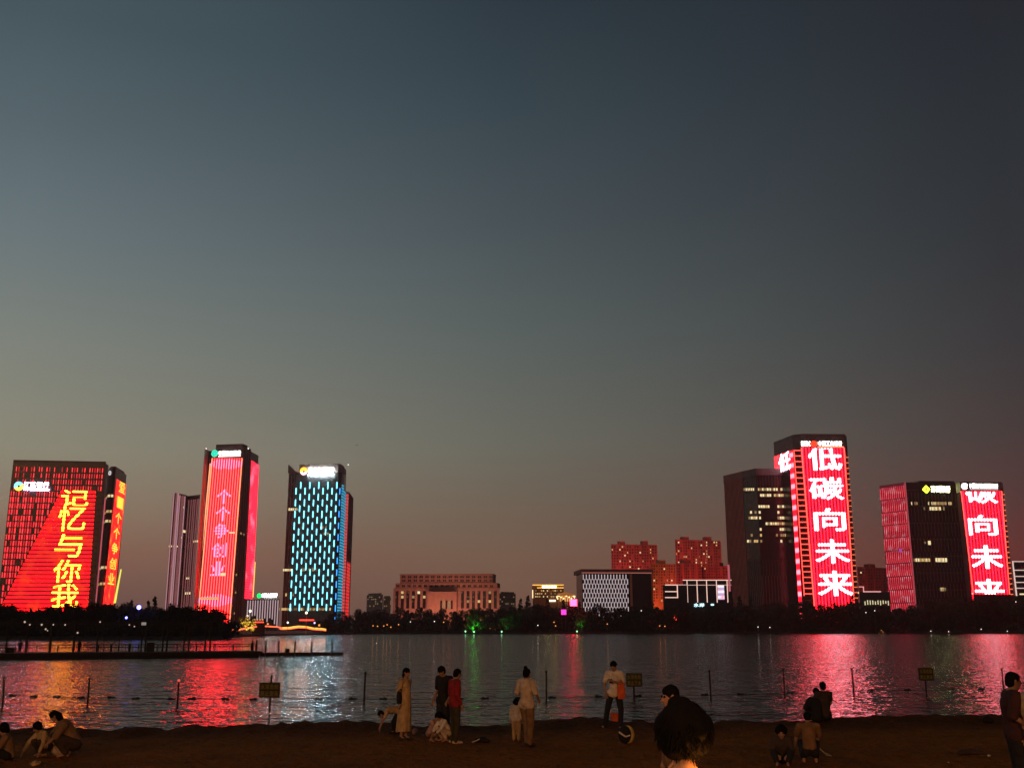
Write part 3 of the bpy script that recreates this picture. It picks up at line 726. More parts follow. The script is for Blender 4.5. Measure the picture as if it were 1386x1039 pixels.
# ---------- 11 the tall red display tower
def b_display():
    root, wl, H = tower("office_tower", "tallest tower, its red display reading five big white characters", "building",
                        [(1048.5, 611.5), (1074, 602), (1083.5, 600.8), (1143.5, 601), (1146, 604)], 2, 872, 30, glass, roof=False)
    sl, ch, w, rt = wl
    # crown
    for q, m in ((sl, crown_m), (ch, crown_m), (w, crown_m), (rt, crown_m)):
        zt = roof_at((1090, 587.2), w.A.y); q.rect(mb := MB(), -.05, q.L + .05, H - 5, zt, .5, 8); mb.build("roof_crown", m, root)
    ribs(root, w, .8, w.L, H - 3, roof_at((1090, 587.2), w.A.y) - .6, 1.8, .35, .4, rib_m, "rib", .5)
    red = led("disp_red", (0.42, .002, .008), (16.0, .05, .18), 2.7, 0, .36, 1.0)
    w.pxquad(mb := MB(), [(1103.8, 842), (1157, 842), (1141.8, 605.5), (1084, 605.5)], 1.0, .5); mb.build("led_screen", red, root)
    wht = led("disp_white", (1.3, .16, .28), (6.0, 4.4, 5.2), 2.7, 0, .66, 1.0)
    for t, cx, cy, sw, sh in (("低", 1115.5, 619, 46, 36), ("碳", 1117.8, 661, 47, 31), ("向", 1122.4, 703, 43, 31), ("未", 1126, 746, 47, 33), ("来", 1129.8, 789.5, 48, 35)):
        char(root, w, t, cx - sw / 2, cy - sh / 2, cx + sw / 2, cy + sh / 2, wht, 1.4, .024, clip=(607, 806) if t in "低来" else None)
    outl = emit("outline_red", (5.0, .25, .18), .9, True)
    def line(q, pts, m=outl, off=1.3, n="outline_light"):
        q.pxquad(mb := MB(), pts, off, .3); mb.build(n, m, root)
    line(w, [(1103, 842), (1104.4, 842), (1085, 606), (1083.6, 606)]); line(w, [(1156.2, 842), (1157.6, 842), (1142.6, 606), (1141.2, 606)])
    # ladder of short bars on the chamfer left of the screen, and on the right edge
    # (the chamfer reads as a strip between the side screen and the main one)
    for k in range(27):
        v = 609.5 + k * 7.45; t = (v - 609) / 197
        line(w, [(1074.3 + 14.5 * t, v + .5), (1083.5 + 19.5 * t, v + .5), (1083.5 + 19.5 * t, v - .5), (1074.3 + 14.5 * t, v - .5)], outl, .9, "light_rung")
    line(w, [(1087.8, 806), (1088.6, 806), (1074.6, 609), (1073.8, 609)], outl, 1.0)
    w.pxquad(mb := MB(), [(1087, 842), (1104, 842), (1084, 606), (1073, 608)], .6, .4); mb.build("side_wing", pbr("maroon_panel", (.10, .02, .02), .5), root)
    w.pxquad(mb := MB(), [(1156.5, 842), (1163.8, 842), (1146.4, 604), (1141.5, 604)], .3, 6); mb.build("side_wing", glass2, root)
    for k in range(27):
        v = 619 + k * 7.3; t = (v - 606) / 236
        line(w, [(1143.5 + 15 * t, v + .5), (1146.8 + 16.5 * t, v + .5), (1146.8 + 16.5 * t, v - .5), (1143.5 + 15 * t, v - .5)], emit("rung_orange", (1.8, .32, .1), .75), 1.2, "light_rung")
    # side screen, turned to the left
    sred = led("disp_side", (1.3, .008, .03), (6.0, .12, .16), 2.6, 0, .5, 1.0, .2, .1, (2.6, .6, .6))
    sl.pxquad(mb := MB(), [(1049.6, 640), (1073.5, 632), (1072.6, 609.5), (1048.6, 618)], .8, .5); mb.build("led_screen", sred, root)
    char(root, sl, "低", 1055, 612, 1071.5, 638, wht, 1.1, .03)
    sl.pxquad(mb := MB(), [(1084, 842), (1088.4, 842), (1074, 609), (1069.2, 611)], .9, .5); mb.build("led_screen", led("disp_edge", (2.4, .012, .05), (5.0, .6, .8), 9.0, 1, .4, 1.0), root)
    # roof sign
    bl_text(root, w, "ICBC", 1083.8, 597.6, 1096.5, 603.6, sign_w, 1.6, .02)
    disc(root, w, 1101, 601, 4.3, emit("emblem_red", (1.6, .08, .03), 1.3, True), ring=.55, off=1.6); disc(root, w, 1101, 601, 1.5, emit("emblem_red", (1.6, .08, .03), 1.3, True), off=1.6)
    bl_text(root, w, "中国工商银行", 1106.3, 597.4, 1139, 603.4, sign_w, 1.6, .02)
    box_on(root, "sign_underline", w, (1106, 604.2, 1141, 605.6), emit("bar_orange", (1.0, .32, .14), 1.8, True), 1.6)
b_display()

# ---------- 12 the right hand complex
def b_right():
    root, wl, H = tower("office_tower", "broad dark tower with rosy ribbed side and a yellow diamond roof sign", "building",
                        [(1190.4, 657.6), (1226, 652.4), (1302, 653)], 1, 900, 30, glass, roof=False)
    a, w = wl
    pinkd = led("rose_dash", (.75, .035, .055), (1.0, .055, .08), 14, 1, .6, .9, .85, .16, (1.1, .42, .46))
    dashes(root, a, .8, a.L - .3, 3, H - .5, 2.15, .8, 11.2, .93, pinkd, "light_strip_pattern", .5, .5)
    a.rect(mb := MB(), 0, a.L, 2, H - .3, .12, .1); mb.build("facade_panel", led("rose_panel", (.085, .006, .014), (.10, .008, .018), 12, 1, .5, 1.0), root)
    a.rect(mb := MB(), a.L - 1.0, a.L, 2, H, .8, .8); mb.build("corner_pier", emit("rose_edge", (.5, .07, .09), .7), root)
    dashes(root, w, 1, w.L - 1, 3, H - 14, 3.0, .4, 13.0, .93, rib_m, "rib", .5, .5)
    for k in range(9):
        w.rect(mb := MB(), 0, w.L, H * (k + .5) / 9, H * (k + .5) / 9 + .5, .15, .1); mb.build("spandrel", rib_d, root)
    w.pxrect(mb := MB(), 1243.5, 650.8, 1292, 667, .6, 9); mb.build("roof_crown", glass, root)
    d = w.sz(1253, 662.2); r = abs(w.sz(1253, 667.4)[1] - d[1]); mb = MB()
    for k in range(4):
        A = [(d[0] + r * f * math.cos(math.pi / 2 * k), d[1] + r * f * math.sin(math.pi / 2 * k)) for f in (.42, 1)]
        B = [(d[0] + r * f * math.cos(math.pi / 2 * (k + 1)), d[1] + r * f * math.sin(math.pi / 2 * (k + 1))) for f in (.42, 1)]
        w.quad(mb, [A[0], A[1], B[1], B[0]], 1.2, .3)
    mb.build("sign_emblem", emit("emblem_lime", (.75, .9, .02), 9.0, True), root)
    bl_text(root, w, "苏州银行", 1259, 657.6, 1285.5, 666.4, emit("sign_lime_white", (.95, 1.0, .40), 18.0, True), 1.2, .02)
    lit_row(root, w, 1233, 1244, 681, 2.3, 1.8, 4, [lit_w, lit_y, lit_dim], .9); lit_row(root, w, 1256, 1290, 681, 2.3, 1.8, 4, [lit_w, lit_y, lit_dim], .8)
    lit_row(root, w, 1250, 1254, 688, 2.3, 1.8, 4, [lit_dim], 1); lit_row(root, w, 1258, 1281, 688, 2.6, 2.2, 4.6, [lit_w, lit_y, lit_dim], .9)
    windows(root, w, [(1250.5, 732.5, 1253, 735.5)], lit_dim); windows(root, w, [(1256, 731.5, 1260.5, 737)], lit_w)
    lit_row(root, w, 1236, 1262, 757.5, 2.9, 2.3, 4.4, [lit_w, lit_y, lit_y, lit_dim], .9); lit_row(root, w, 1266, 1284, 757.5, 3.2, 2.8, 5.4, [lit_w], 1)
    lit_row(root, w, 1272, 1294, 797, 2.9, 2.0, 4.6, [lit_y, lit_dim, lit_w], .6)
    windows(root, a, [(1196, 687, 1203, 690)], lit_dim)
    windows(root, a, [(1217, 742, 1221, 747)], emit("lit_violet", (.4, .15, 1.0), .8))
    # ---- display tower on the right
    root, wl, H = tower("office_tower", "red display tower near the right edge showing big white characters under a white sign", "building",
                        [(1295, 661.5), (1300, 659.5), (1355.5, 660), (1357.5, 662.5)], 1, 880, 30, glass, roof=False)
    e, w, rt = wl
    zt = roof_at((1325, 651.6), w.A.y)
    for q in wl: q.rect(mb := MB(), -.05, q.L + .05, H - 4, zt, .4, 8); mb.build("roof_crown", crown_m, root)
    red = led("disp2_red", (0.42, .002, .008), (16.0, .05, .18), 2.7, 0, .36, 1.0)
    w.pxquad(mb := MB(), [(1320, 840), (1369, 840), (1354.6, 664.5), (1299.8, 664.5)], .8, .5); mb.build("led_screen", red, root)
    wht = led("disp2_white", (1.3, .16, .28), (6.0, 4.4, 5.2), 2.7, 0, .66, 1.0)
    char(root, w, "碳", 1305.5, 649, 1348.5, 681.5, wht, 1.2, .024, clip=(665.5, 690))
    for t, cx, cy, sw, sh in (("向", 1329.2, 710.5, 40, 28), ("未", 1334.6, 753.5, 43, 32)):
        char(root, w, t, cx - sw / 2, cy - sh / 2, cx + sw / 2, cy + sh / 2, wht, 1.2, .024)
    char(root, w, "来", 1338.5 - 21, 783, 1338.5 + 21, 815, wht, 1.2, .024, clip=(780, 803.5))
    w.pxquad(mb := MB(), [(1317.8, 840), (1371, 840), (1366.4, 804), (1316.2, 804)], 1.35, .2); mb.build("podium_panel", glass2, root)
    outl = emit("outline_red", (5.0, .25, .18), .9, True)
    def line(pts, m=outl, off=1.1, n="outline_light"):
        w.pxquad(mb := MB(), pts, off, .3); mb.build(n, m, root)
    line([(1365.2, 804), (1366.2, 804), (1355.4, 664.5), (1354.4, 664.5)]); line([(1316.4, 804), (1317.3, 804), (1300.7, 664.5), (1299.7, 664.5)])
    w.pxquad(mb := MB(), [(1368, 842), (1373, 842), (1357.6, 663), (1354.6, 663)], .2, 6); mb.build("side_wing", glass2, root)
    for k in range(21):
        v = 669 + k * 7.1; t = (v - 664.5) / 140
        line([(1356 + 11 * t, v + .6), (1358.6 + 12 * t, v + .6), (1358.6 + 12 * t, v - .6), (1356 + 11 * t, v - .6)], emit("rung_orange", (1.8, .32, .1), .75), 1.0, "light_rung")
    ribs(root, e, .3, e.L, 2, H - 5, 1.5, .4, .4, pbr("plum_rib", (.22, .14, .17), .4), "rib")
    disc(root, w, 1305, 658, 4.0, sign_w, ring=.45, a0=40, a1=330, off=1.0); disc(root, w, 1306.5, 656.5, 2.2, sign_w, off=1.0, ring=0)
    bl_text(root, w, "中国邮政储蓄银行", 1310, 654.6, 1350.2, 660.6, sign_w, 1.0, .02)
    box_on(root, "sign_underline", w, (1311, 661.6, 1350, 662.6), emit("bar_dim", (.9, .75, .7), 1.0), 1.0)
b_right()
def b_edge():
    root, wl, H = tower("commercial_block", "dark block with white outline tubes at the right edge of the view", "building",
                        [(1369.5, 759.3), (1410, 759.3)], 0, 820, 20, glass2, roof=False)
    w = wl[0]; t = emit("tube_rose", (.9, .62, .55), .9)
    def L(pts): w.pxquad(mb := MB(), pts, .8, .4); mb.build("light_tube", t, root)
    L([(1374.6, 806), (1376.4, 806), (1370.9, 759), (1369.4, 759)])
    for v in (759.6, 771.3, 779.6, 787.7, 795.6): L([(1370 + (v - 759) * .11, v + .55), (1410, v + .55), (1410, v - .55), (1370 + (v - 759) * .11, v - .55)])
    windows(root, w, [(1380, 802.6, 1392, 804.6)], lit_w)
b_edge()
def b_low():
    root, wl, H = tower("commercial_block", "low pink outlined pavilion with lit white posts between the right hand towers", "building",
                        [(1163, 800.5), (1204, 800.5)], 0, 800, 15, glass2, roof=False)
    w = wl[0]; t = emit("tube_pinkish", (1.0, .45, .42), .9); y = emit("post_pale", (.9, .8, .45), .9)
    for px in ((1168, 793.5, 1169, 801), (1162, 793.3, 1169, 794.4), (1168, 799.6, 1192, 801)): 
        w.pxrect(mb := MB(), *px, .8, .4); mb.build("light_tube", t, root)
    for k in range(10):
        u = 1170 + k * 3.5; w.pxrect(mb := MB(), u, 811.5 + random.random() * 2, u + 1.0, 816 + random.random() * 3, .9, .4); mb.build("lit_post", y, root)
b_low()
# ------------------------------------------------------------------ dusk sky
SUN_AZ = math.radians(200)      # the town's evening light comes from behind the camera, a little left
def make_world():
    w = bpy.data.worlds.new("World"); scene.world = w; w.use_nodes = True; nt = w.node_tree; N = nt.nodes.new; L = nt.links.new
    bg = nt.nodes['Background']
    tc = N('ShaderNodeTexCoord'); sp = N('ShaderNodeSeparateXYZ'); L(tc.outputs['Generated'], sp.inputs[0])
    def ramp(u, stops):
        r = N('ShaderNodeValToRGB'); cr = r.color_ramp; cr.interpolation = 'LINEAR'
        st = []
        for v, c in stops:
            d = ray(u, v).normalized(); st.append((d.z, c))
        st.sort(key=lambda s: s[0])
        st = [(0.0, tuple(x * .9 for x in st[0][1]))] + [s for s in st if s[0] > .012] + [(0.95, tuple(x * .5 for x in st[-1][1]))]
        while len(cr.elements) < len(st): cr.elements.new(.5)
        for e, (p, c) in zip(cr.elements, st): e.position = p
        for e, (p, c) in zip(cr.elements, st): e.color = (*c, 1)
        L(sp.outputs[2], r.inputs[0]); return r.outputs[0]
    Lc = ramp(0, [(0, srgb(70, 86, 93)), (150, srgb(86, 101, 107)), (300, srgb(104, 117, 121)), (456, srgb(126, 131, 123)), (600, srgb(141, 138, 120)), (680, srgb(141, 124, 105)), (740, srgb(134, 100, 85)), (810, srgb(108, 82, 78))])
    Cc = ramp(693, [(0, srgb(44, 56, 64)), (150, srgb(56, 69, 76)), (300, srgb(71, 81, 86)), (456, srgb(88, 97, 95)), (600, srgb(106, 106, 96)), (680, srgb(113, 100, 86)), (750, srgb(120, 94, 78)), (820, srgb(118, 86, 72))])
    Rc = ramp(1386, [(0, srgb(38, 41, 47)), (150, srgb(43, 47, 52)), (300, srgb(48, 51, 55)), (456, srgb(58, 56, 59)), (580, srgb(69, 59, 58)), (680, srgb(84, 56, 55)), (740, srgb(98, 50, 47)), (810, srgb(96, 45, 43))])
    cv = N('ShaderNodeCombineXYZ'); L(sp.outputs[0], cv.inputs[0]); L(sp.outputs[1], cv.inputs[1])
    nm = N('ShaderNodeVectorMath'); nm.operation = 'NORMALIZE'; L(cv.outputs[0], nm.inputs[0])
    s2 = N('ShaderNodeSeparateXYZ'); L(nm.outputs[0], s2.inputs[0])
    def fac(a, b):
        m = N('ShaderNodeMapRange'); m.interpolation_type = 'LINEAR'; m.inputs[1].default_value = a; m.inputs[2].default_value = b; L(s2.outputs[0], m.inputs[0]); return m.outputs[0]
    def mix(f, a, b):
        m = N('ShaderNodeMix'); m.data_type = 'RGBA'; L(f, m.inputs[0]); L(a, m.inputs[6]); L(b, m.inputs[7]); return m.outputs[2]
    m1 = mix(fac(-.45, 0.0), Lc, Cc); m2 = mix(fac(0.0, .45), m1, Rc)
    # the evening glow is ahead and to the left: the sky behind the viewer is deeper
    dk = N('ShaderNodeMapRange'); dk.inputs[1].default_value = -.5; dk.inputs[2].default_value = .4; dk.inputs[3].default_value = .35; dk.inputs[4].default_value = 1.0; L(sp.outputs[1], dk.inputs[0])
    m2s = N('ShaderNodeVectorMath'); m2s.operation = 'SCALE'; L(m2, m2s.inputs[0]); L(dk.outputs[0], m2s.inputs['Scale']); m2 = m2s.outputs[0]
    # below the horizon: nothing but dark land
    m3 = N('ShaderNodeMix'); m3.data_type = 'RGBA'; m3.inputs[7].default_value = (.012, .009, .008, 1)
    mr = N('ShaderNodeMapRange'); mr.inputs[1].default_value = 0.0; mr.inputs[2].default_value = -.02; L(sp.outputs[2], mr.inputs[0]); L(mr.outputs[0], m3.inputs[0]); L(m2, m3.inputs[6])
    sky = N('ShaderNodeTexSky'); sky.sky_type = 'NISHITA'; sky.sun_disc = False; sky.sun_elevation = math.radians(-3); sky.sun_rotation = math.radians(-60)
    sc = N('ShaderNodeVectorMath'); sc.operation = 'SCALE'; sc.inputs['Scale'].default_value = .03; L(sky.outputs[0], sc.inputs[0])
    ad = N('ShaderNodeVectorMath'); ad.operation = 'ADD'; L(m3.outputs[2], ad.inputs[0]); L(sc.outputs[0], ad.inputs[1])
    L(ad.outputs[0], bg.inputs[0]); bg.inputs[1].default_value = 1.0
make_world()
sun_d = bpy.data.lights.new("sun", 'SUN'); sun_d.energy = .16; sun_d.angle = math.radians(14); sun_d.color = (1.0, .45, .16)
sun = bpy.data.objects.new("sun", sun_d); COL.objects.link(sun)
SE = math.radians(11)
sdir = Vector((-.28 * math.cos(SE), -.96 * math.cos(SE), math.sin(SE)))      # towards the light
sun.rotation_euler = sdir.to_track_quat('Z', 'Y').to_euler()

# ------------------------------------------------------------------ water, land
def h2(x, y):
    return (math.sin(x * 1.7 + 1.3 * math.sin(y * .9)) + math.sin(y * 2.3 + x * .6 + 1.1) + math.sin(x * 4.1 - y * 3.3 + .5) * .5) / 2.5
def crest_y(x): return 30.0 + .12 * x
def beach_z(x, y):
    s = y - crest_y(x)
    prof = [(-60, 2.6), (-31, 2.02), (-26, 1.72), (-20, 1.42), (-14, 1.24), (-7, 1.08), (-2, 1.02), (0, 1.04), (1.5, .85), (5, .35), (9, -.1), (16, -1.0), (60, -3)]
    z = prof[-1][1]
    if s <= prof[0][0]: z = prof[0][1]
    for (a, p), (b, q) in zip(prof, prof[1:]):
        if a <= s <= b: t = (s - a) / (b - a); z = p + (q - p) * t
    k = math.exp(-(s / 2.6) ** 2)
    lump = .05 * h2(x * .8 + 3, y * .5) + .035 * h2(x * 2.1, y * 1.3 + 5)
    ridge = k * (.12 * max(-.2, math.sin(x * .71 + 1.2 * math.sin(x * .33))) + .07 * math.sin(x * 2.9 + 2 * math.sin(x * 1.3)) * (.5 + .5 * math.sin(x * .45)) + .03 * math.sin(x * 7.7 + math.sin(x * 3.1) * 2))
    foot = .026 * h2(x * 4.3, y * 3.9) + .022 * h2(x * 8.1 + 2, y * 7.3) - .05 * max(0, h2(x * 5.7 + 9, y * 4.6 + 3) - .45) if s < 3 else 0
    return z + lump * .5 + ridge + foot
def make_beach():
    me = bpy.data.meshes.new("sand_beach"); vs = []; fs = []
    ys = []; y = -14.0
    while y < 75: ys.append(y); y += .16 if 8 < y < 38 else (.25 if y < 8 else 1.2)
    xs = []; x = -75.0
    while x <= 75: xs.append(x); x += .17 if abs(x) < 19 else 1.2
    nx = len(xs)
    for y in ys:
        for x in xs: vs.append((x, y, beach_z(x, y)))
    for j in range(len(ys) - 1):
        for i in range(nx - 1): a = j * nx + i; fs.append((a, a + 1, a + nx + 1, a + nx))
    me.from_pydata(vs, [], fs); me.polygons.foreach_set('use_smooth', [True] * len(fs)); me.update()
    m, nt, b = newmat("sand"); N = nt.nodes.new; L = nt.links.new
    tc = N('ShaderNodeTexCoord'); n1 = N('ShaderNodeTexNoise'); n1.inputs['Scale'].default_value = .55; n1.inputs['Detail'].default_value = 6; L(tc.outputs['Object'], n1.inputs['Vector'])
    n2 = N('ShaderNodeTexNoise'); n2.inputs['Scale'].default_value = 6; n2.inputs['Detail'].default_value = 6; L(tc.outputs['Object'], n2.inputs['Vector'])
    cr = N('ShaderNodeValToRGB'); cr.color_ramp.elements[0].position = .35; cr.color_ramp.elements[0].color = (.20, .068, .004, 1); cr.color_ramp.elements[1].position = .68; cr.color_ramp.elements[1].color = (.36, .122, .008, 1)
    # damp sand in a ragged band along the water
    dp = N('ShaderNodeVectorMath'); dp.operation = 'DOT_PRODUCT'; dp.inputs[1].default_value = (-.12, 1, 0); L(tc.outputs['Object'], dp.inputs[0])
    nw = N('ShaderNodeMath'); nw.operation = 'MULTIPLY_ADD'; nw.inputs[1].default_value = 5; L(n1.outputs['Fac'], nw.inputs[0]); L(dp.outputs['Value'], nw.inputs[2])
    wr = N('ShaderNodeMapRange'); wr.interpolation_type = 'SMOOTHSTEP'; wr.inputs[1].default_value = 28.2; wr.inputs[2].default_value = 31.5; wr.inputs[3].default_value = 1.0; wr.inputs[4].default_value = .42; L(nw.outputs[0], wr.inputs[0])
    ad = N('ShaderNodeMath'); ad.operation = 'MULTIPLY_ADD'; ad.inputs[1].default_value = .45; L(n2.outputs['Fac'], ad.inputs[0]); 
    sb = N('ShaderNodeMath'); sb.operation = 'MULTIPLY'; sb.inputs[1].default_value = .58; L(n1.outputs['Fac'], sb.inputs[0]); L(sb.outputs[0], ad.inputs[2])
    L(ad.outputs[0], cr.inputs[0]); ws = N('ShaderNodeVectorMath'); ws.operation = 'SCALE'; L(cr.outputs[0], ws.inputs[0]); L(wr.outputs[0], ws.inputs['Scale']); L(ws.outputs[0], b.inputs['Base Color']); b.inputs['Roughness'].default_value = .95; b.inputs['Specular IOR Level'].default_value = .15
    n3 = N('ShaderNodeTexNoise'); n3.inputs['Scale'].default_value = 22; n3.inputs['Detail'].default_value = 8; L(tc.outputs['Object'], n3.inputs['Vector'])
    bp = N('ShaderNodeBump'); bp.inputs['Distance'].default_value = .05; L(n3.outputs['Fac'], bp.inputs['Height'])
    b2 = N('ShaderNodeBump'); b2.inputs['Distance'].default_value = .22; L(n2.outputs['Fac'], b2.inputs['Height']); L(bp.outputs[0], b2.inputs['Normal']); L(b2.outputs[0], b.inputs['Normal'])
    o = link_mesh("sand_beach", me, m); tag(o, "brown trampled sand beach in the foreground", kind="structure")
make_beach()
def make_water():
    me = bpy.data.meshes.new("lake_water")
    me.from_pydata([(-900, 20, 0), (900, 20, 0), (900, 1000, 0), (-900, 1000, 0)], [], [(0, 1, 2, 3)]); me.update()
    m, nt, b = newmat("lake_water"); N = nt.nodes.new; L = nt.links.new
    b.inputs['Base Color'].default_value = (.006, .007, .007, 1); b.inputs['Roughness'].default_value = .05; b.inputs['IOR'].default_value = 1.32
    b.inputs['Specular IOR Level'].default_value = .5
    tc = N('ShaderNodeTexCoord'); prev = None
    for sc, dist, sx, det in ((.17, .34, .55, 2), (.75, .32, .75, 3), (2.8, .055, .9, 2)):
        mp = N('ShaderNodeMapping'); mp.inputs['Scale'].default_value = (sx, 1, 1); mp.inputs['Rotation'].default_value = (0, 0, .12); L(tc.outputs['Object'], mp.inputs[0])
        n = N('ShaderNodeTexNoise'); n.inputs['Scale'].default_value = sc; n.inputs['Detail'].default_value = det; n.inputs['Roughness'].default_value = .55; L(mp.outputs[0], n.inputs['Vector'])
        bp = N('ShaderNodeBump'); bp.inputs['Distance'].default_value = dist; L(n.outputs['Fac'], bp.inputs['Height'])
        if prev: L(prev, bp.inputs['Normal'])
        prev = bp.outputs[0]
    L(prev, b.inputs['Normal'])
    o = link_mesh("lake_water", me, m); tag(o, "dark rippled lake water carrying coloured reflections", kind="structure")
make_water()

SHORE = [(-200, 866), (0, 865.2), (180, 865.2), (300, 865), (318, 862.5), (345, 860.6), (400, 859.4), (450, 858.2), (480, 857.3), (700, 857.2), (1000, 857), (1386, 856.8), (1600, 856.8)]
def shore_y(u):
    for (a, va), (b, vb) in zip(SHORE, SHORE[1:]):
        if a <= u <= b: v = va + (vb - va) * (u - a) / (b - a); return hitz(u, v, 0).y
    return hitz(u, 857, 0).y
def make_land():
    us = list(range(-300, 1700, 10)); vs = []; fs = []
    steps = [(-4, -1.5), (0, .45), (1.5, .9), (10, 1.3), (60, 1.6), (300, 2.0), (900, 2.0)]
    for u in us:
        y0 = shore_y(max(-200, min(1600, u))); 
        for dy, z in steps:
            y = y0 + dy + 1.2 * math.sin(u * .37) * (1 if dy < 20 else 0); y = max(y, 1)
            p = at(u, 850, y); vs.append((p.x, y, z))
    k = len(steps)
    for i in range(len(us) - 1):
        for j in range(k - 1): a = i * k + j; fs.append((a, a + k, a + k + 1, a + 1))
    me = bpy.data.meshes.new("far_bank_ground"); me.from_pydata(vs, [], fs); me.update()
    o = link_mesh("far_bank_ground", me, pbr("bank_soil", (.035, .03, .02), .95, .3, .3)); tag(o, "dark grassy ground of the far bank", kind="structure")
    # stone lip along the water
    mb = MB()
    for u in range(-200, 1600, 10):
        a, b = shore_y(u), shore_y(u + 10); p, q = at(u, 850, a), at(u + 10, 850, b)
        mb.hexa([(p.x, a - .3, -.3), (q.x, b - .3, -.3), (q.x, b - .3, .55), (p.x, a - .3, .55)], [(p.x, a + .4, -.3), (q.x, b + .4, -.3), (q.x, b + .4, .55), (p.x, a + .4, .55)])
    o = mb.build("quay_edge", pbr("quay_stone", (.06, .05, .045), .9, .3, .6)); tag(o, "low dark stone edge of the far bank", kind="structure")
make_land()

# ------------------------------------------------------------------ trees
leaf_m = pbr("dark_leaves", (.026, .028, .012), .8, .5, .35)
bark_m = pbr("dark_bark", (.05, .035, .025), .9, .3, 1.0)
def leaf_quads(mb, c, r, n, size, rnd):
    for _ in range(n):
        d = Vector((rnd.gauss(0, 1), rnd.gauss(0, 1), rnd.gauss(0, 1))).normalized() * r * rnd.random() ** .4
        p = c + d; a = Vector((rnd.gauss(0, 1), rnd.gauss(0, 1), rnd.gauss(0, 1))).normalized(); b = a.orthogonal().normalized()
        s = size * rnd.uniform(.6, 1.3); mb.poly([p - a * s, p + b * s * .5, p + a * s, p - b * s * .5])
def tree_meshes(kind, seed):
    rnd = random.Random(seed); t = MB(); c = MB()
    if kind == 'broad':                                   # unit: 10 m tall
        t.tube((0, 0, 0), (.1, 0, 2.2), .26, .2); t.tube((.1, 0, 2.2), (.0, .1, 6), .2, .08)
        for k in range(6):
            a = k * 1.05 + rnd.random(); z = 2.0 + k * .5; t.tube((.1, 0, z), (math.cos(a) * 2.2, math.sin(a) * 2.2, z + 2.4), .1, .03, 6)
        for k in range(30):
            a = rnd.random() * 6.283; z = rnd.uniform(1.9, 9.1); w = 3.2 * math.sin(math.pi * min(1, max(.12, (z - .6) / 9.6))) ** .7
            rr = w * rnd.random() ** .5 * rnd.uniform(.75, 1.1)
            leaf_quads(c, Vector((math.cos(a) * rr, math.sin(a) * rr, z)), rnd.uniform(.7, 1.25), 42, .34, rnd)
    elif kind == 'round':
        t.tube((0, 0, 0), (0, .1, 3), .24, .18); t.tube((0, .1, 3), (.2, 0, 7), .18, .06)
        for k in range(34):
            d = Vector((rnd.gauss(0, 1), rnd.gauss(0, 1), rnd.gauss(0, .8))).normalized(); rr = rnd.random() ** .45
            leaf_quads(c, Vector((d.x * 3.6 * rr, d.y * 3.6 * rr, 5.4 + d.z * 3.9 * rr)), rnd.uniform(.7, 1.2), 40, .34, rnd)
    elif kind == 'conifer':
        t.tube((0, 0, 0), (0, 0, 9.6), .2, .03)
        for k in range(46):
            z = .8 + 8.9 * rnd.random() ** .8; w = 1.9 * (1 - z / 10.2) + .1; a = rnd.random() * 6.283
            leaf_quads(c, Vector((math.cos(a) * w * rnd.random() ** .5, math.sin(a) * w * rnd.random() ** .5, z)), .25 + .5 * (1 - z / 10), 24, .24, rnd)
    elif kind == 'slim':
        t.tube((0, 0, 0), (0, 0, 8), .16, .04)
        for k in range(26):
            z = 2 + 7.4 * rnd.random(); w = 1.5 * math.sin(math.pi * (z - 1.2) / 9); a = rnd.random() * 6.283
            leaf_quads(c, Vector((math.cos(a) * w * rnd.random(), math.sin(a) * w * rnd.random(), z)), rnd.uniform(.45, .8), 26, .24, rnd)
    elif kind == 'shrub':                                 # 3 m, leafy to the ground
        t.tube((0, 0, 0), (.1, .05, 1.9), .07, .02, 6)
        for k in range(18):
            a = rnd.random() * 6.283; z = rnd.uniform(.3, 2.7); rr = 1.7 * rnd.random() ** .5
            leaf_quads(c, Vector((math.cos(a) * rr, math.sin(a) * rr, z)), rnd.uniform(.4, .75), 34, .2, rnd)
    return t.mesh(kind + "_trunk"), c.mesh(kind + "_crown")
TM = {}
for kd, n in (('broad', 3), ('round', 3), ('conifer', 2), ('slim', 1), ('shrub', 2)):
    TM[kd] = [tree_meshes(kd, 10 + i * 7 + len(kd)) for i in range(n)]
def tree(kind, x, y, z, h, label, group, name=None, wide=1.0, leaf=None, cat=None):
    tm, cm = random.choice(TM[kind]); base = 3.0 if kind == 'shrub' else 10.0; s = h / base
    nm = name or {'conifer': 'conifer_tree', 'shrub': 'shrub', 'slim': 'slim_tree'}.get(kind, 'leafy_tree')
    root = empty(nm, (x, y, z), label, cat or ('shrub' if kind == 'shrub' else 'tree'), group, random.random() * 6.28)
    root.scale = (s * wide, s * wide, s)
    if kind != 'shrub': link_mesh("trunk", tm, bark_m, root)
    else: link_mesh("stem", tm, bark_m, root)
    cr = link_mesh("crown", cm, leaf_m, root)
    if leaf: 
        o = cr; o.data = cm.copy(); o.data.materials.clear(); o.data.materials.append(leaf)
    return root
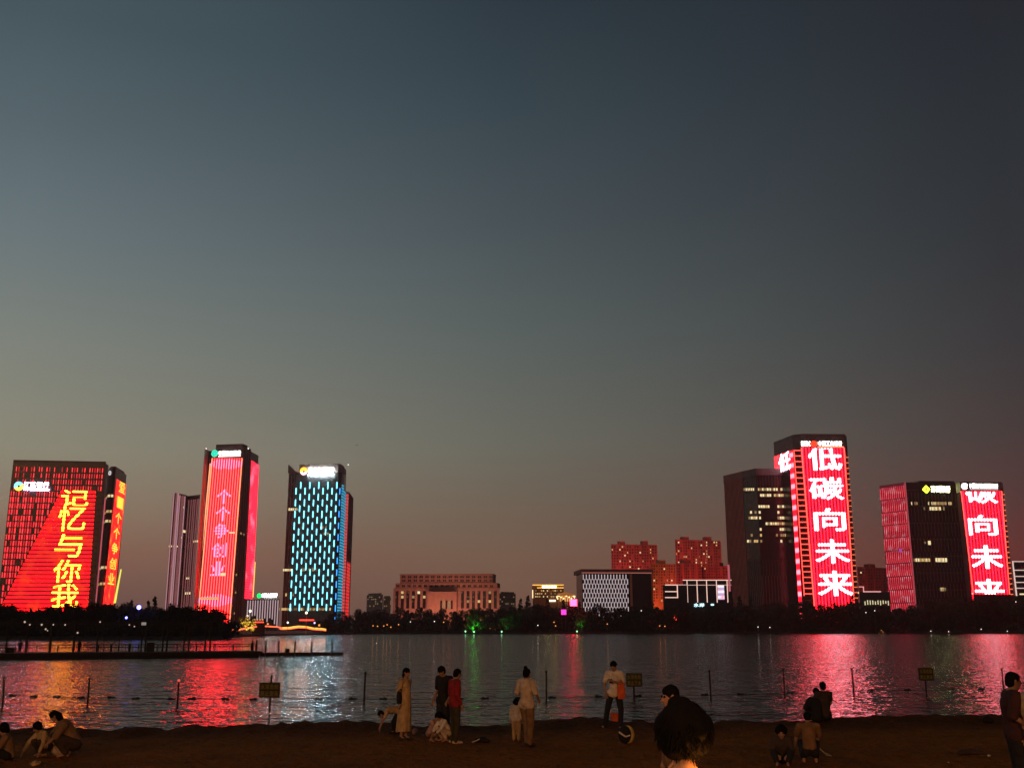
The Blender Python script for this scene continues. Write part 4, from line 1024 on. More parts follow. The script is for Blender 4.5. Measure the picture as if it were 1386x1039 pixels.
# silhouette of the wood: crown tops read along the skyline
TOPS = [(-40, 812), (0, 812), (20, 817), (45, 822), (60, 814), (90, 812), (140, 814), (170, 815), (230, 814), (290, 818), (306, 824), (314, 838)]
TOPS2 = [(432, 838), (446, 829), (470, 825), (490, 821), (520, 820), (560, 820), (620, 821), (660, 818), (690, 815), (720, 812), (760, 816), (800, 816), (830, 819), (860, 815), (880, 811), (905, 815), (930, 817), (960, 818), (1000, 814), (1050, 813), (1080, 811), (1110, 812), (1150, 808), (1180, 813), (1205, 816), (1240, 814), (1262, 806), (1290, 801), (1318, 807), (1350, 808), (1386, 806), (1430, 806)]
def topv(T, u):
    for (a, va), (b, vb) in zip(T, T[1:]):
        if a <= u <= b: return va + (vb - va) * (u - a) / (b - a)
    return T[0][1] if u < T[0][0] else T[-1][1]
LB, LF = "dark leafy tree in the black wood on the near left bank", "dark leafy tree in the black wood along the far shore"
u = -38.0
while u < 306:                                   # left bank, two rows
    for dy in (10, 24):
        uu = u + random.uniform(-4, 4); y = shore_y(300) * 1.0 + dy + random.uniform(-3, 3); p = at(uu, 850, y)
        h = at(uu, topv(TOPS, uu) + random.uniform(-1.5, 5), y).z - 1.0
        tree(random.choice(['broad', 'round', 'broad']), p.x, y, 1.0, h, LB, "trees of the left bank wood", wide=random.uniform(.85, 1.15))
    u += 13.5
u = 434.0
while u < 1440:
    for dy in (9, 26):
        uu = u + random.uniform(-4, 4); y = shore_y(uu) + dy + random.uniform(-3, 3); p = at(uu, 850, y)
        h = at(uu, topv(TOPS2, uu) + random.uniform(-1.5, 5) + (3 if dy < 20 else 0), y).z - 1.0
        tree(random.choice(['broad', 'round', 'broad']), p.x, y, 1.0, h, LF, "trees of the far shore wood", wide=random.uniform(.8, 1.1))
    u += 12.0
for uu, vt, nm in ((206.5, 806, "left bank, beside the ribbed tower's foot"), (175, 811, "left bank, just left of the blue lamp"), (198, 811, "left bank, just right of the blue lamp")):
    y = shore_y(300) + 30; p = at(uu, 850, y); tree('conifer', p.x, y, 1.0, at(uu, vt, y).z - 1, "pointed conifer over the wood of the " + nm, "conifers of the left bank")
for uu, vt, nm in ((705, 808, "left of the golden roofed building, shorter"), (715, 803.5, "left of the golden roofed building, tallest"), (741, 808, "in front of the golden roofed building"), (763, 810, "in front of the domed pavilion"),
                   (785, 813, "in front of the lattice block's left end"), (908, 808, "by the white outlined block's left end"), (968, 806, "under the white outlined block's screen"), (992, 805, "at the dark ribbed tower's left foot"), (1003, 804.5, "at the dark ribbed tower's foot, just right of its corner"), (1018, 806, "at the dark ribbed tower's foot, further right"), (1157, 803, "at the right foot of the tallest red display tower")):
    y = shore_y(uu) + 34; p = at(uu, 850, y); tree('conifer', p.x, y, 1.0, at(uu, vt, y).z - 1, "pointed conifer " + nm, "conifers of the far shore")
# low thicket that closes the wood down to the water
def thicket():
    mb = MB(); rnd = random.Random(5)
    u = -60.0
    while u < 1450:
        if 312 < u < 436 or 626 < u < 684 or 777 < u < 792: u += 2; continue
        y0 = shore_y(u) + 4; p = at(u, 850, y0)
        top = 4.2 * y0 / 700 + 1.5
        for k in range(5):
            c = Vector((p.x + rnd.uniform(-2, 2), y0 + rnd.uniform(0, 9), rnd.uniform(.8, top + 1.5)))
            leaf_quads(mb, c, 1.5, 16, .65, rnd)
        u += 2.2
    o = mb.build("waterside_thicket", leaf_m); tag(o, "continuous dark thicket under the trees along the far waterline", "thicket", kind="stuff")
    mb = MB(); u = -60
    while u < 1450:
        if 308 < u < 440: u += 10; continue
        y0 = shore_y(u) + 44; y1 = shore_y(u + 10) + 44; p = at(u, 850, y0); q = at(u + 10, 850, y1)
        for k in range(60): leaf_quads(mb, Vector((p.x + (q.x - p.x) * rnd.random(), y0 + rnd.uniform(-3, 3), rnd.uniform(1, 9))), 1.6, 3, 1.1, rnd)
        u += 10
    o = mb.build("wood_undergrowth", leaf_m); tag(o, "dense black undergrowth filling the depth of the wood", "undergrowth", kind="stuff")
thicket()

# ------------------------------------------------------------------ lights on the far bank
lw = emit("lamp_white", (1.0, .92, .78), 1.8); lo_ = emit("lamp_orange", (1.0, .36, .07), 1.3); lb = emit("lamp_blue", (.10, .10, 1.0), 14.0); lg = emit("lamp_green", (.35, 1.0, .45), 2.2)
for u, v, d in ((1260, 853.6, "right shore, leftmost below the red ribbed side"), (1284, 854.2, "right shore, second below the dark tower"), (1328, 851, "right shore, raised one below the red display"), (1363.5, 853.8, "right shore, nearest the frame's right edge"),
                (1172, 828.5, "wood, high among the crowns between the right towers"), (1184, 826, "wood, high and right between the right towers"), (868, 826, "wood below the lattice block's dark end"), (728, 845.8, "wood below the golden roofed building"), (555.5, 841, "wood below the salmon block's left half"), (588, 840.5, "wood below the salmon block's entrance"), (1026, 848, "wood below the dark ribbed tower"), (1042, 848.6, "wood below the dark ribbed tower, right one"), (1316, 803, "crowns under the right red display"), (1375, 814, "crowns at the right edge")):
    pole_lamp(u, v, shore_y(u) + 2.5, "path_lamp", "small white lamp on the " + d, "lamp", lw, .34, 1.0, "white lamps of the far shore")
for u, v, d in ((600.5, 841.5, "wood right below the salmon block's entrance"), (822, 844, "wood below the lattice front"), (505, 846.5, "wood, leftmost of a low orange row"), (511, 847, "wood, second of a low orange row"), (519.5, 846.6, "wood, brightest of a low orange row"), (524, 845, "wood, upper one of a low orange row"), (529, 848.2, "wood, lower one of a low orange row"), (539.5, 844.8, "wood, rightmost of a low orange row"), (750, 841.5, "wood below the magenta board, upper"), (752, 846.5, "wood below the magenta board, lower"), (893, 846.5, "wood, left of a pair by the waterline"), (900, 847, "wood, right of a pair by the waterline")):
    pole_lamp(u, v, shore_y(u) + 2.5, "garden_lamp", "small orange lamp in the " + d, "lamp", lo_, .4, 1.0, "orange lamps of the far shore")
def spot(loc, to, col, w, ang, r=.3, name="flood_light"):
    d = bpy.data.lights.new(name, 'SPOT'); d.energy = w; d.color = col; d.shadow_soft_size = r; d.spot_size = math.radians(ang); d.spot_blend = .6
    o = bpy.data.objects.new(name, d); COL.objects.link(o); o.location = loc; o.rotation_euler = (Vector(to) - Vector(loc)).to_track_quat('-Z', 'Y').to_euler(); return o
def pt(loc, col, w, r=.3, name="lamp_light"):
    d = bpy.data.lights.new(name, 'POINT'); d.energy = w; d.color = col; d.shadow_soft_size = r
    o = bpy.data.objects.new(name, d); COL.objects.link(o); o.location = loc; return o
for u, v, d in ((630, 854, "left one of three at the lit shrubs"), (641.5, 854.5, "middle one of three at the lit shrubs"), (679, 854.3, "right one of three at the lit shrubs"), (781, 854, "lone one right of the magenta board")):
    y = shore_y(u) + 1.0; pole_lamp(u, v, y, "uplight", "green uplight at the waterline, " + d, "lamp", lg, .55, .9, "green uplights"); p = at(u, v, y)
    spot((p.x, y - .4, 1.6), (p.x + random.uniform(-3, 3), y + 6, 5.5), (.10, 1.0, .08), 26000, 85)
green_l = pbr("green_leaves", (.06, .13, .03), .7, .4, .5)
for u, vt, w, d in ((636, 843, 1.3, "left of three"), (652, 840, 1.5, "middle of three"), (668, 842, 1.3, "right of three"), (785, 838, .8, "alone right of the magenta board")):
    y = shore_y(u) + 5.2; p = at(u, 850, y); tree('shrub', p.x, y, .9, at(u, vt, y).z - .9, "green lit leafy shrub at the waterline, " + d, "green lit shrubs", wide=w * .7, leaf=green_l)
for u, v, d in ((188, 821.5, "upper brighter"), (171, 835.5, "lower dimmer")):
    y = shore_y(300) + 3; pole_lamp(u, v, y, "blue_lamp", "blue lamp in the left bank wood, " + d, "lamp", lb, .75 if v < 830 else .4, 1.0)
def kiosk():
    y = shore_y(1190) + 2; p = at(1190, 852, y); r = empty("small_boat", (p.x, y - 5, 0), "small boat with warm lamp moored under the right bank trees", "boat")
    mb = MB(); n = 8; x, yy = p.x, y - 5
    pr = [(-2.6, .15), (-1.8, .8), (0, 1.0), (1.6, .8), (2.9, .05)]
    for (a, wa), (b_, wb) in zip(pr, pr[1:]):
        mb.poly([(x + a, yy - wa, .7), (x + b_, yy - wb, .7), (x + b_, yy - wb * .5, .02), (x + a, yy - wa * .5, .02)])
        mb.poly([(x + b_, yy + wb, .7), (x + a, yy + wa, .7), (x + a, yy + wa * .5, .02), (x + b_, yy + wb * .5, .02)])
        mb.poly([(x + a, yy - wa, .6), (x + a, yy + wa, .6), (x + b_, yy + wb, .6), (x + b_, yy - wb, .6)])
    mb.build("hull", pbr("boat_paint", (.4, .3, .25), .6), r)
    mb = MB(); mb.box((x - .2, yy, 1.6), (2.4, 1.4, .12)); 
    for a in (-1.2, .9): mb.tube((x + a, yy, .6), (x + a, yy, 1.6), .05)
    mb.build("canopy", pbr("boat_paint", (.4, .3, .25), .6), r)
    mb = MB(); mb.sphere((x - .2, yy, 2.3), .3); mb.sphere((x + .8, yy, 1.2), .25); mb.build("lamp", lo_, r)
kiosk()

# ------------------------------------------------------------------ lit plaza on the promontory
def plaza():
    pts = [(311, 852.5), (322, 852), (335, 849.5), (348, 847.5), (360, 847), (376, 848), (382, 849.6), (392, 849.2), (404, 847.4), (414, 847.8), (424, 850), (436, 850.6), (443, 852)]
    Yp = [shore_y(u) + 14 for u, v in pts]
    P = []
    for i in range(len(pts) - 1):
        for k in range(4):
            t = k / 4; u = pts[i][0] + (pts[i + 1][0] - pts[i][0]) * t; v = pts[i][1] + (pts[i + 1][1] - pts[i][1]) * t; P.append(at(u, v, min(600, (shore_y(u) + 14))))
    r = empty("ribbon_rail", (P[0].x, P[0].y, 1.0), "wavy waterside rail glowing red and amber on the lit plaza", "light rail")
    a = MB(); a.path(P[:25], .35, 6); a.build("light_tube", emit("ribbon_red", (1.8, .22, .09), 1.2, True), r)
    b = MB(); b.path(P[24:], .5, 6); b.build("light_tube", emit("ribbon_amber", (1.6, .62, .08), 1.2, True), r)
    c = MB(); c.path([p + Vector((0, .1, -.6)) for p in P[22:]], .28, 6); c.build("light_tube", emit("ribbon_red", (1.8, .22, .09), 1.2, True), r)
    m = MB()
    for i in range(0, len(P), 3): m.tube((P[i].x, P[i].y + .3, 1.0), (P[i].x, P[i].y + .3, P[i].z), .12)
    m.build("post", rib_d, r)
    y = 470
    p = at(414.7, 838.6, y); r = empty("lit_cross_mast", (p.x, y, 1.3), "mast with glowing red crossbar and white lamp in front of the blue dotted tower", "mast")
    m = MB(); q = at(414.7, 829.5, y); m.tube((p.x, y, 1.2), (p.x, y, q.z), .18); m.build("pole", pbr("mast_paint", (.5, .3, .2), .6), r)
    m = MB(); e0, e1 = at(405.5, 838.8, y), at(425.3, 838.8, y); m.box(((e0.x + e1.x) / 2, y - .4, e0.z), (e1.x - e0.x, .5, .6)); m.build("crossbar_light", emit("bar_red", (1.8, .10, .06), 1.3, True), r)
    m = MB(); m.sphere((q.x, y, q.z + .2), .55); m.build("lamp_head", emit("lamp_warm", (1.0, .8, .5), 3.0, True), r)
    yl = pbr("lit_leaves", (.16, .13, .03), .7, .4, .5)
    for u, vt, d in ((325, 832, "left one"), (334.5, 830.5, "middle one"), (342, 836, "right smaller one")):
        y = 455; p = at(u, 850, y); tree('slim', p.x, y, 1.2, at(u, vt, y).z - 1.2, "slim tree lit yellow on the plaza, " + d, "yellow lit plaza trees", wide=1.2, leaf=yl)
        spot((p.x + .3, y - 3.0, 1.8), (p.x, y, 5.0), (1.0, .7, .15), 7000, 70)
    for u, v, d, m_, rr in ((335, 833.5, "tall one above the yellow trees", lw, .5), (338.7, 826.5, "tallest one above the yellow trees", lw, .6), (389.5, 842, "left one of two near the red crossbar", lw, .45), (425.8, 842.5, "violet one right of the red crossbar", emit("lamp_violet", (.7, .5, 1.0), 2.2), .4), (325, 847.5, "low orange one at the left end of the rail", lo_, .5), (432, 845.7, "low amber one at the right end of the rail", lo_, .45), (362.5, 844, "small amber one above the rail's crest", lo_, .4)):
        pole_lamp(u, v, 462, "plaza_lamp", "plaza lamp, " + d, "lamp", m_, rr, 1.2, "plaza lamps")
    y = 440; p = at(318, 846.8, y); r = empty("ticket_kiosk", (p.x, y, 1.0), "tiny white lit kiosk at the left end of the glowing rail", "kiosk")
    m = MB(); m.box((p.x, y, 2.0), (2.6, 2.0, 2.0)); m.build("wall", greywall, r); m = MB(); m.box((p.x, y - 1.05, p.z), (2.3, .1, .9)); m.build("lit_window", emit("kiosk_white", (1.0, .9, .85), 2.2, True), r); m = MB(); m.box((p.x, y, 3.1), (3.2, 2.8, .2)); m.build("roof", rib_d, r)
    y = 520; a_, b_ = at(344, 838, y), at(358, 843, y); r = empty("market_stall", ((a_.x + b_.x) / 2, y, 1.2), "low stall with red and amber strip lights beside the yellow lit trees", "stall")
    xm = (a_.x + b_.x) / 2; wdt = b_.x - a_.x
    m = MB(); m.box((xm, y, (a_.z + 1.2) / 2), (wdt, 3, a_.z - 1.2)); m.build("wall", pbr("stall_wall", (.05, .035, .025), .8), r)
    m = MB(); m.box((xm, y - 1.6, b_.z + .5), (wdt, .15, .6)); m.build("light_strip", emit("bar_red", (1.8, .10, .06), 1.3, True), r)
    m = MB(); 
    for k in range(4): m.box((a_.x + wdt * (k + .5) / 4, y - 1.6, b_.z + 1.7), (.7, .15, .6))
    m.build("lit_window", lit_y, r)
plaza()

# ---- floodlit facades across the lake: lamps on the ground in front of them
def flood(u, v, Y, d, col, w, up=35, ang=95):
    p = at(u, v, Y - d); spot((p.x, Y - d, 3), (p.x * Y / (Y - d), Y, up), col, w, ang, .5)
for u in (555, 604, 652): flood(u, 850, 1148, 45, (1.0, .38, .26), 46000, 30, 110)
for u, Y in ((842, 1350), (875, 1350), (928, 1400), (960, 1400)): flood(u, 850, Y, 60, (1.0, .12, .13), 150000, 75, 80)
flood(897, 850, 1150, 40, (1.0, .17, .06), 130000, 40, 100)
flood(932, 850, 1180, 40, (1.0, .10, .12), 140000, 40, 100); flood(968, 850, 1220, 40, (1.0, .07, .07), 60000, 40, 100)
flood(1180, 850, 1250, 45, (1.0, .09, .08), 70000, 40, 110)
# ---- unseen promenade lamps added behind the viewer to give the beach warm light
for x, y, w in ((-7.5, -9.0, 3700), (9.0, -11.0, 3700)):
    z = 2.4; r = empty("added_promenade_lamp", (x, y, z), "tall unseen promenade lamp with warm globe added behind the viewer, " + ("left" if x < 0 else "right"), "lamp", "added promenade lamps")
    m = MB(); m.tube((x, y, z - .2), (x, y, z + 6.2), .09, .06, 10); m.build("pole", rib_d, r); m = MB(); m.sphere((x, y, z + 6.6), .3, 14, 9); m.build("globe", emit("globe_warm", (1.0, .5, .18), 6.0), r, True)
    pt((x, y + .45, z + 6.3), (1.0, .47, .17), w, .25)

# ---- thin evening air that carries a little of the towers' red glow
def make_haze():
    mb = MB(); mb.box((0, 850, 87.5), (2440, 1800, 181)); m = bpy.data.materials.new("haze_air"); m.use_nodes = True; nt = m.node_tree; nt.nodes.remove(nt.nodes['Principled BSDF'])
    v = nt.nodes.new('ShaderNodeVolumePrincipled'); v.inputs['Density'].default_value = .00009; v.inputs['Color'].default_value = (.9, .9, .9, 1); v.inputs['Anisotropy'].default_value = .5
    nt.links.new(v.outputs[0], nt.nodes['Material Output'].inputs['Volume'])
    tag(mb.build("haze", m), "thin evening haze over the lake and town", "haze", kind="stuff")
make_haze()
# ------------------------------------------------------------------ pier
dark_wood = pbr("dark_wood", (.055, .04, .032), .85, .3, 2.0)
dark_iron = pbr("dark_iron", (.03, .025, .025), .6, .2, 3.0)
bulb = emit("bulb", (.8, .55, .4), .7)
PA, PB = hitz(-60, 893, 0), hitz(355, 889, 0)
def pier_pt(u, v, z=None):
    """point over the pier's front line seen at pixel u (and height of v)"""
    w = Wall(PA, PB); s, zz = w.sz(u, v); return w, s, zz
def make_pier():
    w = Wall(PA, PB); r = empty("pier", (PA.x * .5 + PB.x * .5, (PA.y + PB.y) / 2, 0), "long dark railed pier with tall canopy posts at the left", "pier")
    zd = .72
    w.rect(mb := MB(), 0, w.L, zd - .14, zd, 0, 7); mb.build("deck", dark_wood, r)
    w.rect(mb := MB(), 0, w.L - .4, .0, zd - .16, -.25, 6.2); mb.build("float", dark_iron, r)
    w.rect(mb := MB(), 0, w.L, zd - .4, zd - .02, .08, .08); mb.build("fascia", dark_wood, r)
    zr = zd + .85
    mb = MB()
    for z in (zr, zr - .32): mb.tube(w.p(0, z, -6.6), w.p(w.L, z, -6.6), .06, n=6)
    hand = mb
    s = 1.0
    while s < w.L:
        mb = MB(); mb.tube(w.p(s, zd, -6.6), w.p(s, zr + .03, -6.6), .07, n=6); mb.build("railing_post", dark_iron, r); s += 2.4
    mb = hand; s = 0.6
    while s < w.L:
        if random.random() > .12: mb.tube(w.p(s, zd, -6.6), w.p(s, zr - .05, -6.6), .03, n=4, cap=False)
        s += .42
    mb.build("railing_panel", dark_iron, r)
    for k in range(14):
        s = w.L * (k + .5) / 14; mb = MB(); mb.tube(w.p(s, -1.2, -1.2), w.p(s, zd - .1, -1.2), .14); mb.build("pile", dark_wood, r)
    # canopy
    zc = w.sz(130, 842)[1]; off = -3.5
    for u, th in ((-30, .1), (5, .1), (32.4, .1), (34.5, .06), (66, .17), (98.7, .15), (131, .1), (140.5, .05), (162, .05), (192.6, .1), (198.3, .12), (222, .1), (228, .12), (251.7, .11), (258.3, .11), (281, .12), (287.8, .12)):
        s = w.sz(u, 875)[0]; mb = MB(); mb.tube(w.p(s, zd, off), w.p(s, zc, off), th, n=8); mb.build("canopy_post", dark_iron, r)
    s1 = w.sz(290, 842)[0]
    for z, t in ((zc, .12), (zc - .35, .06)):
        mb = MB(); w.rect(mb, 0, s1, z - t, z + t, off + .08, .16); mb.build("canopy_beam", dark_iron, r)
    mb = MB(); mb.tube(w.p(w.sz(141, 866)[0], w.sz(141, 866)[1], off), w.p(w.sz(151, 872)[0], w.sz(151, 872)[1], off), .03); mb.tube(w.p(w.sz(151, 872)[0], w.sz(151, 872)[1], off), w.p(w.sz(161, 866)[0], w.sz(161, 866)[1], off), .03); mb.build("brace", dark_iron, r)
    for u, v, q in ((31, 841, .13), (38, 844.8, .1), (54.5, 844.8, .12), (70.5, 844.8, .1), (87, 845, .1), (60, 851, .12), (62.5, 853, .08), (104.3, 856, .12), (135.5, 841, .1), (176, 845, .09), (183, 847.3, .09)):
        s, z = w.sz(u, v); mb = MB(); mb.sphere(w.p(s, z, off + .1), q, 8, 5); mb.build("bulb", bulb, r)
        if v > 846: mb = MB(); mb.tube(w.p(s, z, off + .1), w.p(s, zc, off), .012, n=4); mb.build("cable", dark_iron, r)
    s, z = w.sz(196, 843.5); w.rect(mb := MB(), s - .28, s + .28, z - .18, z + .18, off + .4, .1); mb.build("lamp_panel", emit("panel_dim", (.7, .6, .5), .35), r)
    return w
pw = make_pier()
def pier_thing(name, label, cat, u0, u1, v0, mat, off, parts=None):
    s0, z = pw.sz(u0, v0); s1, _ = pw.sz(u1, v0); r = empty(name, pw.p((s0 + s1) / 2, .72, off), label, cat)
    pw.rect(mb := MB(), s0, s1, .722, z - .06, off + .3, .6); mb.build("body", mat, r)
    pw.rect(mb := MB(), s0 - .05, s1 + .05, z - .058, z, off + .35, .7); mb.build("lid", mat, r)
pier_thing("storage_box", "large dark storage box on the pier left of the paired posts", "box", 201, 211.5, 869.5, dark_iron, -4)
pier_thing("bin", "dark bin on the pier between two thin posts", "bin", 150, 153, 872, dark_iron, -5)
pier_thing("bin", "dark bin on the pier left of the large storage box", "bin", 175.5, 179, 871.5, dark_iron, -5)
pier_thing("storage_box", "low dark box at the pier's far left end", "box", 4, 17, 876.5, dark_iron, -4)
pier_thing("cabinet", "narrow dark cabinet at the pier's right end", "cabinet", 346.5, 350.5, 870.5, dark_iron, -5)
def make_jetty():
    A, B = hitz(352, 887.5, 0), hitz(464.5, 886.5, 0); w = Wall(A, B); r = empty("jetty", (A.x, A.y, 0), "low dark floating jetty with mooring piles beyond the pier's end", "jetty")
    w.rect(mb := MB(), 0, w.L, .05, .42, 0, 2.2); mb.build("deck", dark_wood, r)
    w.rect(mb := MB(), .2, w.L - .2, -.3, .04, -.15, 1.9); mb.build("float", dark_iron, r)
    for u, vt in ((342, 866), (347.5, 866), (360, 865.8), (377.5, 867), (399.5, 867), (422, 868), (449.5, 867)):
        s, z = w.sz(u, vt); s = max(-3.4, s); mb = MB(); mb.tube(w.p(s, -1, .12), w.p(s, z, .12), .12, .11, 8); mb.build("mooring_pile", pbr("pile_grey", (.12, .10, .09), .8), r)
    return w
jw = make_jetty()
def jbox():
    s0, s1 = jw.sz(387.5, 880)[0], jw.sz(393, 880)[0]; r = empty("storage_box", jw.p((s0 + s1) / 2, .42, -1), "small dark box standing alone on the floating jetty", "box")
    jw.rect(mb := MB(), s0, s1, .422, .85, -.7, .6); mb.build("body", dark_iron, r); jw.rect(mb := MB(), s0 - .04, s1 + .04, .852, .92, -.66, .68); mb.build("lid", dark_iron, r)
jbox()

# ------------------------------------------------------------------ poles, signs and floats in the shallow water
pole_m = pbr("pole_rust", (.05, .03, .024), .8, .3, 6.0)
for u0, vt, vb, u1, lab in ((5.5, 919, 958, 4, "at the far left edge of the view"), (121, 920, 956, 118.5, "left of the red stripes' reflection"), (242, 922, 956, 240, "topped by a small red light, in the red reflection"), (494.5, 912, 951, 492.5, "right of the pale blue reflection"), (739.5, 910, 948, 739.5, "beside the pink streak near the centre"), (960, 909, 945, 962.5, "right of the big dark haired head"), (1060.5, 907, 943, 1062, "left of the seated couple"), (1153, 906, 941, 1156, "right of the seated couple in the red glare"), (1356, 906.5, 938, 1359, "behind the man in the dark jacket")):
    b = hitz(u1, vb, 0); t = at(u0, vt, b.y); r = empty("marker_pole", (b.x, b.y, 0), "thin dark pole in the lake " + lab, "pole", "marker poles in the shallow water")
    mb = MB(); mb.tube((b.x, b.y, -1.2), b.lerp(t, .5), .05, .045, 8); mb.tube(b.lerp(t, .5), t, .045, .04, 8); mb.build("pole", pole_m, r)
    mb = MB(); mb.sphere(t + Vector((0, 0, .05)), .07, 8, 5); mb.build("cap", emit("cap_red", (1.0, .12, .08), .8) if "topped" in lab else pole_m, r)
board_m = pbr("board_olive", (.09, .07, .012), .7, .2, 4.0); letter_m = pbr("letter_pale", (.30, .25, .06), .7, .1, 3.0)
for u0, v0, u1, v1, up, vb, txt, lab in ((352.6, 924, 377.8, 942.5, 364.5, 961, ("水深危险", "禁止游泳"), "in the pale glare beside the red reflection"), (848, 911.3, 868.2, 927.8, 858, 946, ("水深危险", "禁止下水"), "beside the man in the white shirt"), (1243, 904, 1262.5, 919.5, 1254, 940, ("水深危险", "禁止游泳"), "in the lake, near the yellow streak at right")):
    b = hitz(up, vb, 0); w = Wall((b.x - 5, b.y), (b.x + 5, b.y)); r = empty("warning_sign", (b.x, b.y, 0), "dark framed warning board on a pole " + lab, "sign", "warning boards in the lake")
    s0, z1 = w.sz(u0, v0); s1, z0 = w.sz(u1, v1)
    w.rect(mb := MB(), s0, s1, z0, z1, .06, .04); mb.build("board", board_m, r)
    mb = MB(); f = .035
    for q in ((s0 - f, s1 + f, z1, z1 + f), (s0 - f, s1 + f, z0 - f, z0), (s0 - f, s0, z0, z1), (s1, s1 + f, z0, z1), (s0, s1, (z0 + z1) / 2 - .02, (z0 + z1) / 2 + .02)): w.rect(mb, *q, .075, .06)
    mb.build("frame", dark_iron, r)
    mb = MB(); hh = z1 - z0
    put_text(mb, w, txt[0], s0 + .02, s1 - .02, z0 + hh * .56, z0 + hh * .92, .066, .035); put_text(mb, w, txt[1], s0 + .02, s1 - .02, z0 + hh * .08, z0 + hh * .44, .066, .035); mb.build("lettering", letter_m, r)
    mb = MB(); mb.tube((b.x, b.y, -1.2), (b.x + .02, b.y, z1 + (.35 if u0 < 400 else .02)), .05, .045, 8); mb.build("pole", pole_m, r)
def ropes():
    pts = [(-10, 941.5), (15, 941), (48, 941.8), (79, 942.5), (112, 943.5), (148, 943.5), (186, 945), (230, 945.3), (262, 945), (303, 945.5), (345, 946), (429, 945.5), (475, 945.3), (521, 945.5), (620, 945.2), (654, 944.9), (700, 944.3), (745, 943.5), (808, 942.2), (866, 941.4), (905, 940.5), (956, 939.8), (1000, 939), (1072, 937), (1180, 934), (1230, 933), (1290, 932), (1327, 931.5), (1420, 930)]
    P = [hitz(u, v, .02) for u, v in pts]
    r = empty("float_line", P[0], "long dark rope with small floats lying on the water across the shallows", "rope")
    mb = MB(); Q = []
    for a, b in zip(P, P[1:]):
        for k in range(4): q = a.lerp(b, k / 4); q.y += .10 * math.sin(math.pi * k / 4); q.z = .015; Q.append(q)
    mb.path(Q, .008, 5); mb.build("rope", dark_iron, r)
    for p in P[1:-1]:
        mb = MB(); mb.sphere((p.x, p.y, .03), .10, 10, 6, (1.25, .9, .8)); mb.build("float", dark_iron, r)
        mb = MB(); mb.sphere((p.x + random.choice((-.2, .2)), p.y, .03), .07, 8, 5, (1.6, .8, .7)); mb.build("float", dark_iron, r)
ropes()

# ------------------------------------------------------------------ people
skin_m = pbr("skin", (.38, .20, .13), .6, .08, 12.0); skin_c = pbr("skin_light", (.45, .26, .17), .6, .08, 12.0)
hair_m = pbr("black_hair", (.005, .004, .004), .85, .3, 40.0, spec=.12)
def capsule(bm, a, ra, b, rb):
    a = Vector(a); b = Vector(b); t = bmesh.new()
    for p, r in ((a, ra), (b, rb)): bmesh.ops.create_icosphere(t, subdivisions=2, radius=r, matrix=Matrix.Translation(p))
    res = bmesh.ops.convex_hull(t, input=t.verts[:])
    bmesh.ops.delete(t, geom=list({g for g in res['geom_interior'] + res['geom_unused'] if isinstance(g, bmesh.types.BMVert)}), context='VERTS')
    me = bpy.data.meshes.new("t"); t.to_mesh(me); t.free(); bm.from_mesh(me); bpy.data.meshes.remove(me)
def blob(caps, voxel, smooth=4, extra=None):
    bm = bmesh.new()
    for c in caps: capsule(bm, *c)
    me = bpy.data.meshes.new("b"); bm.to_mesh(me); bm.free()
    o = bpy.data.objects.new("b", me); COL.objects.link(o)
    m = o.modifiers.new("r", 'REMESH'); m.mode = 'VOXEL'; m.voxel_size = voxel; m.use_smooth_shade = True
    s = o.modifiers.new("s", 'SMOOTH'); s.iterations = smooth; s.factor = .5
    dg = bpy.context.evaluated_depsgraph_get(); dg.update(); out = bpy.data.meshes.new_from_object(o.evaluated_get(dg))
    bpy.data.objects.remove(o); bpy.data.meshes.remove(me)
    if extra:
        bm = bmesh.new(); bm.from_mesh(out)
        for c in extra: capsule(bm, *c)
        for f in bm.faces: f.smooth = True
        bm.to_mesh(out); bm.free()
    return out
V = Vector
def stand(**k):
    J = dict(pel=(0, 0, .93), bel=(0, -.01, 1.08), che=(0, 0, 1.27), nek=(0, .01, 1.43), hed=(0, -.02, 1.575), fwd=(0, -1, 0), up=(0, 0, 1),
             shl=(.18, .01, 1.39), ell=(.235, .04, 1.12), wrl=(.245, -.03, .88), shr=(-.18, .01, 1.39), elr=(-.235, .04, 1.12), wrr=(-.245, -.03, .88),
             hil=(.09, 0, .90), knl=(.10, -.02, .50), anl=(.10, .03, .08), tol=(.11, -.13, .035), hir=(-.09, 0, .90), knr=(-.10, -.02, .50), anr=(-.10, .03, .08), tor=(-.11, -.13, .035))
    J.update(k); return {a: V(b) for a, b in J.items()}
def squat(**k):
    d = dict(pel=(0, .12, .26), bel=(0, .02, .40), che=(0, -.12, .56), nek=(0, -.20, .70), hed=(0, -.29, .81), fwd=(0, -.85, -.5), up=(0, -.5, .85),
             shl=(.17, -.15, .65), ell=(.24, -.30, .44), wrl=(.12, -.42, .30), shr=(-.17, -.15, .65), elr=(-.24, -.30, .44), wrr=(-.12, -.42, .30),
             hil=(.09, .10, .26), knl=(.17, -.28, .42), anl=(.13, -.05, .08), tol=(.15, -.22, .035), hir=(-.09, .10, .26), knr=(-.17, -.28, .42), anr=(-.13, -.05, .08), tor=(-.15, -.22, .035))
    d.update(k); return stand(**d)
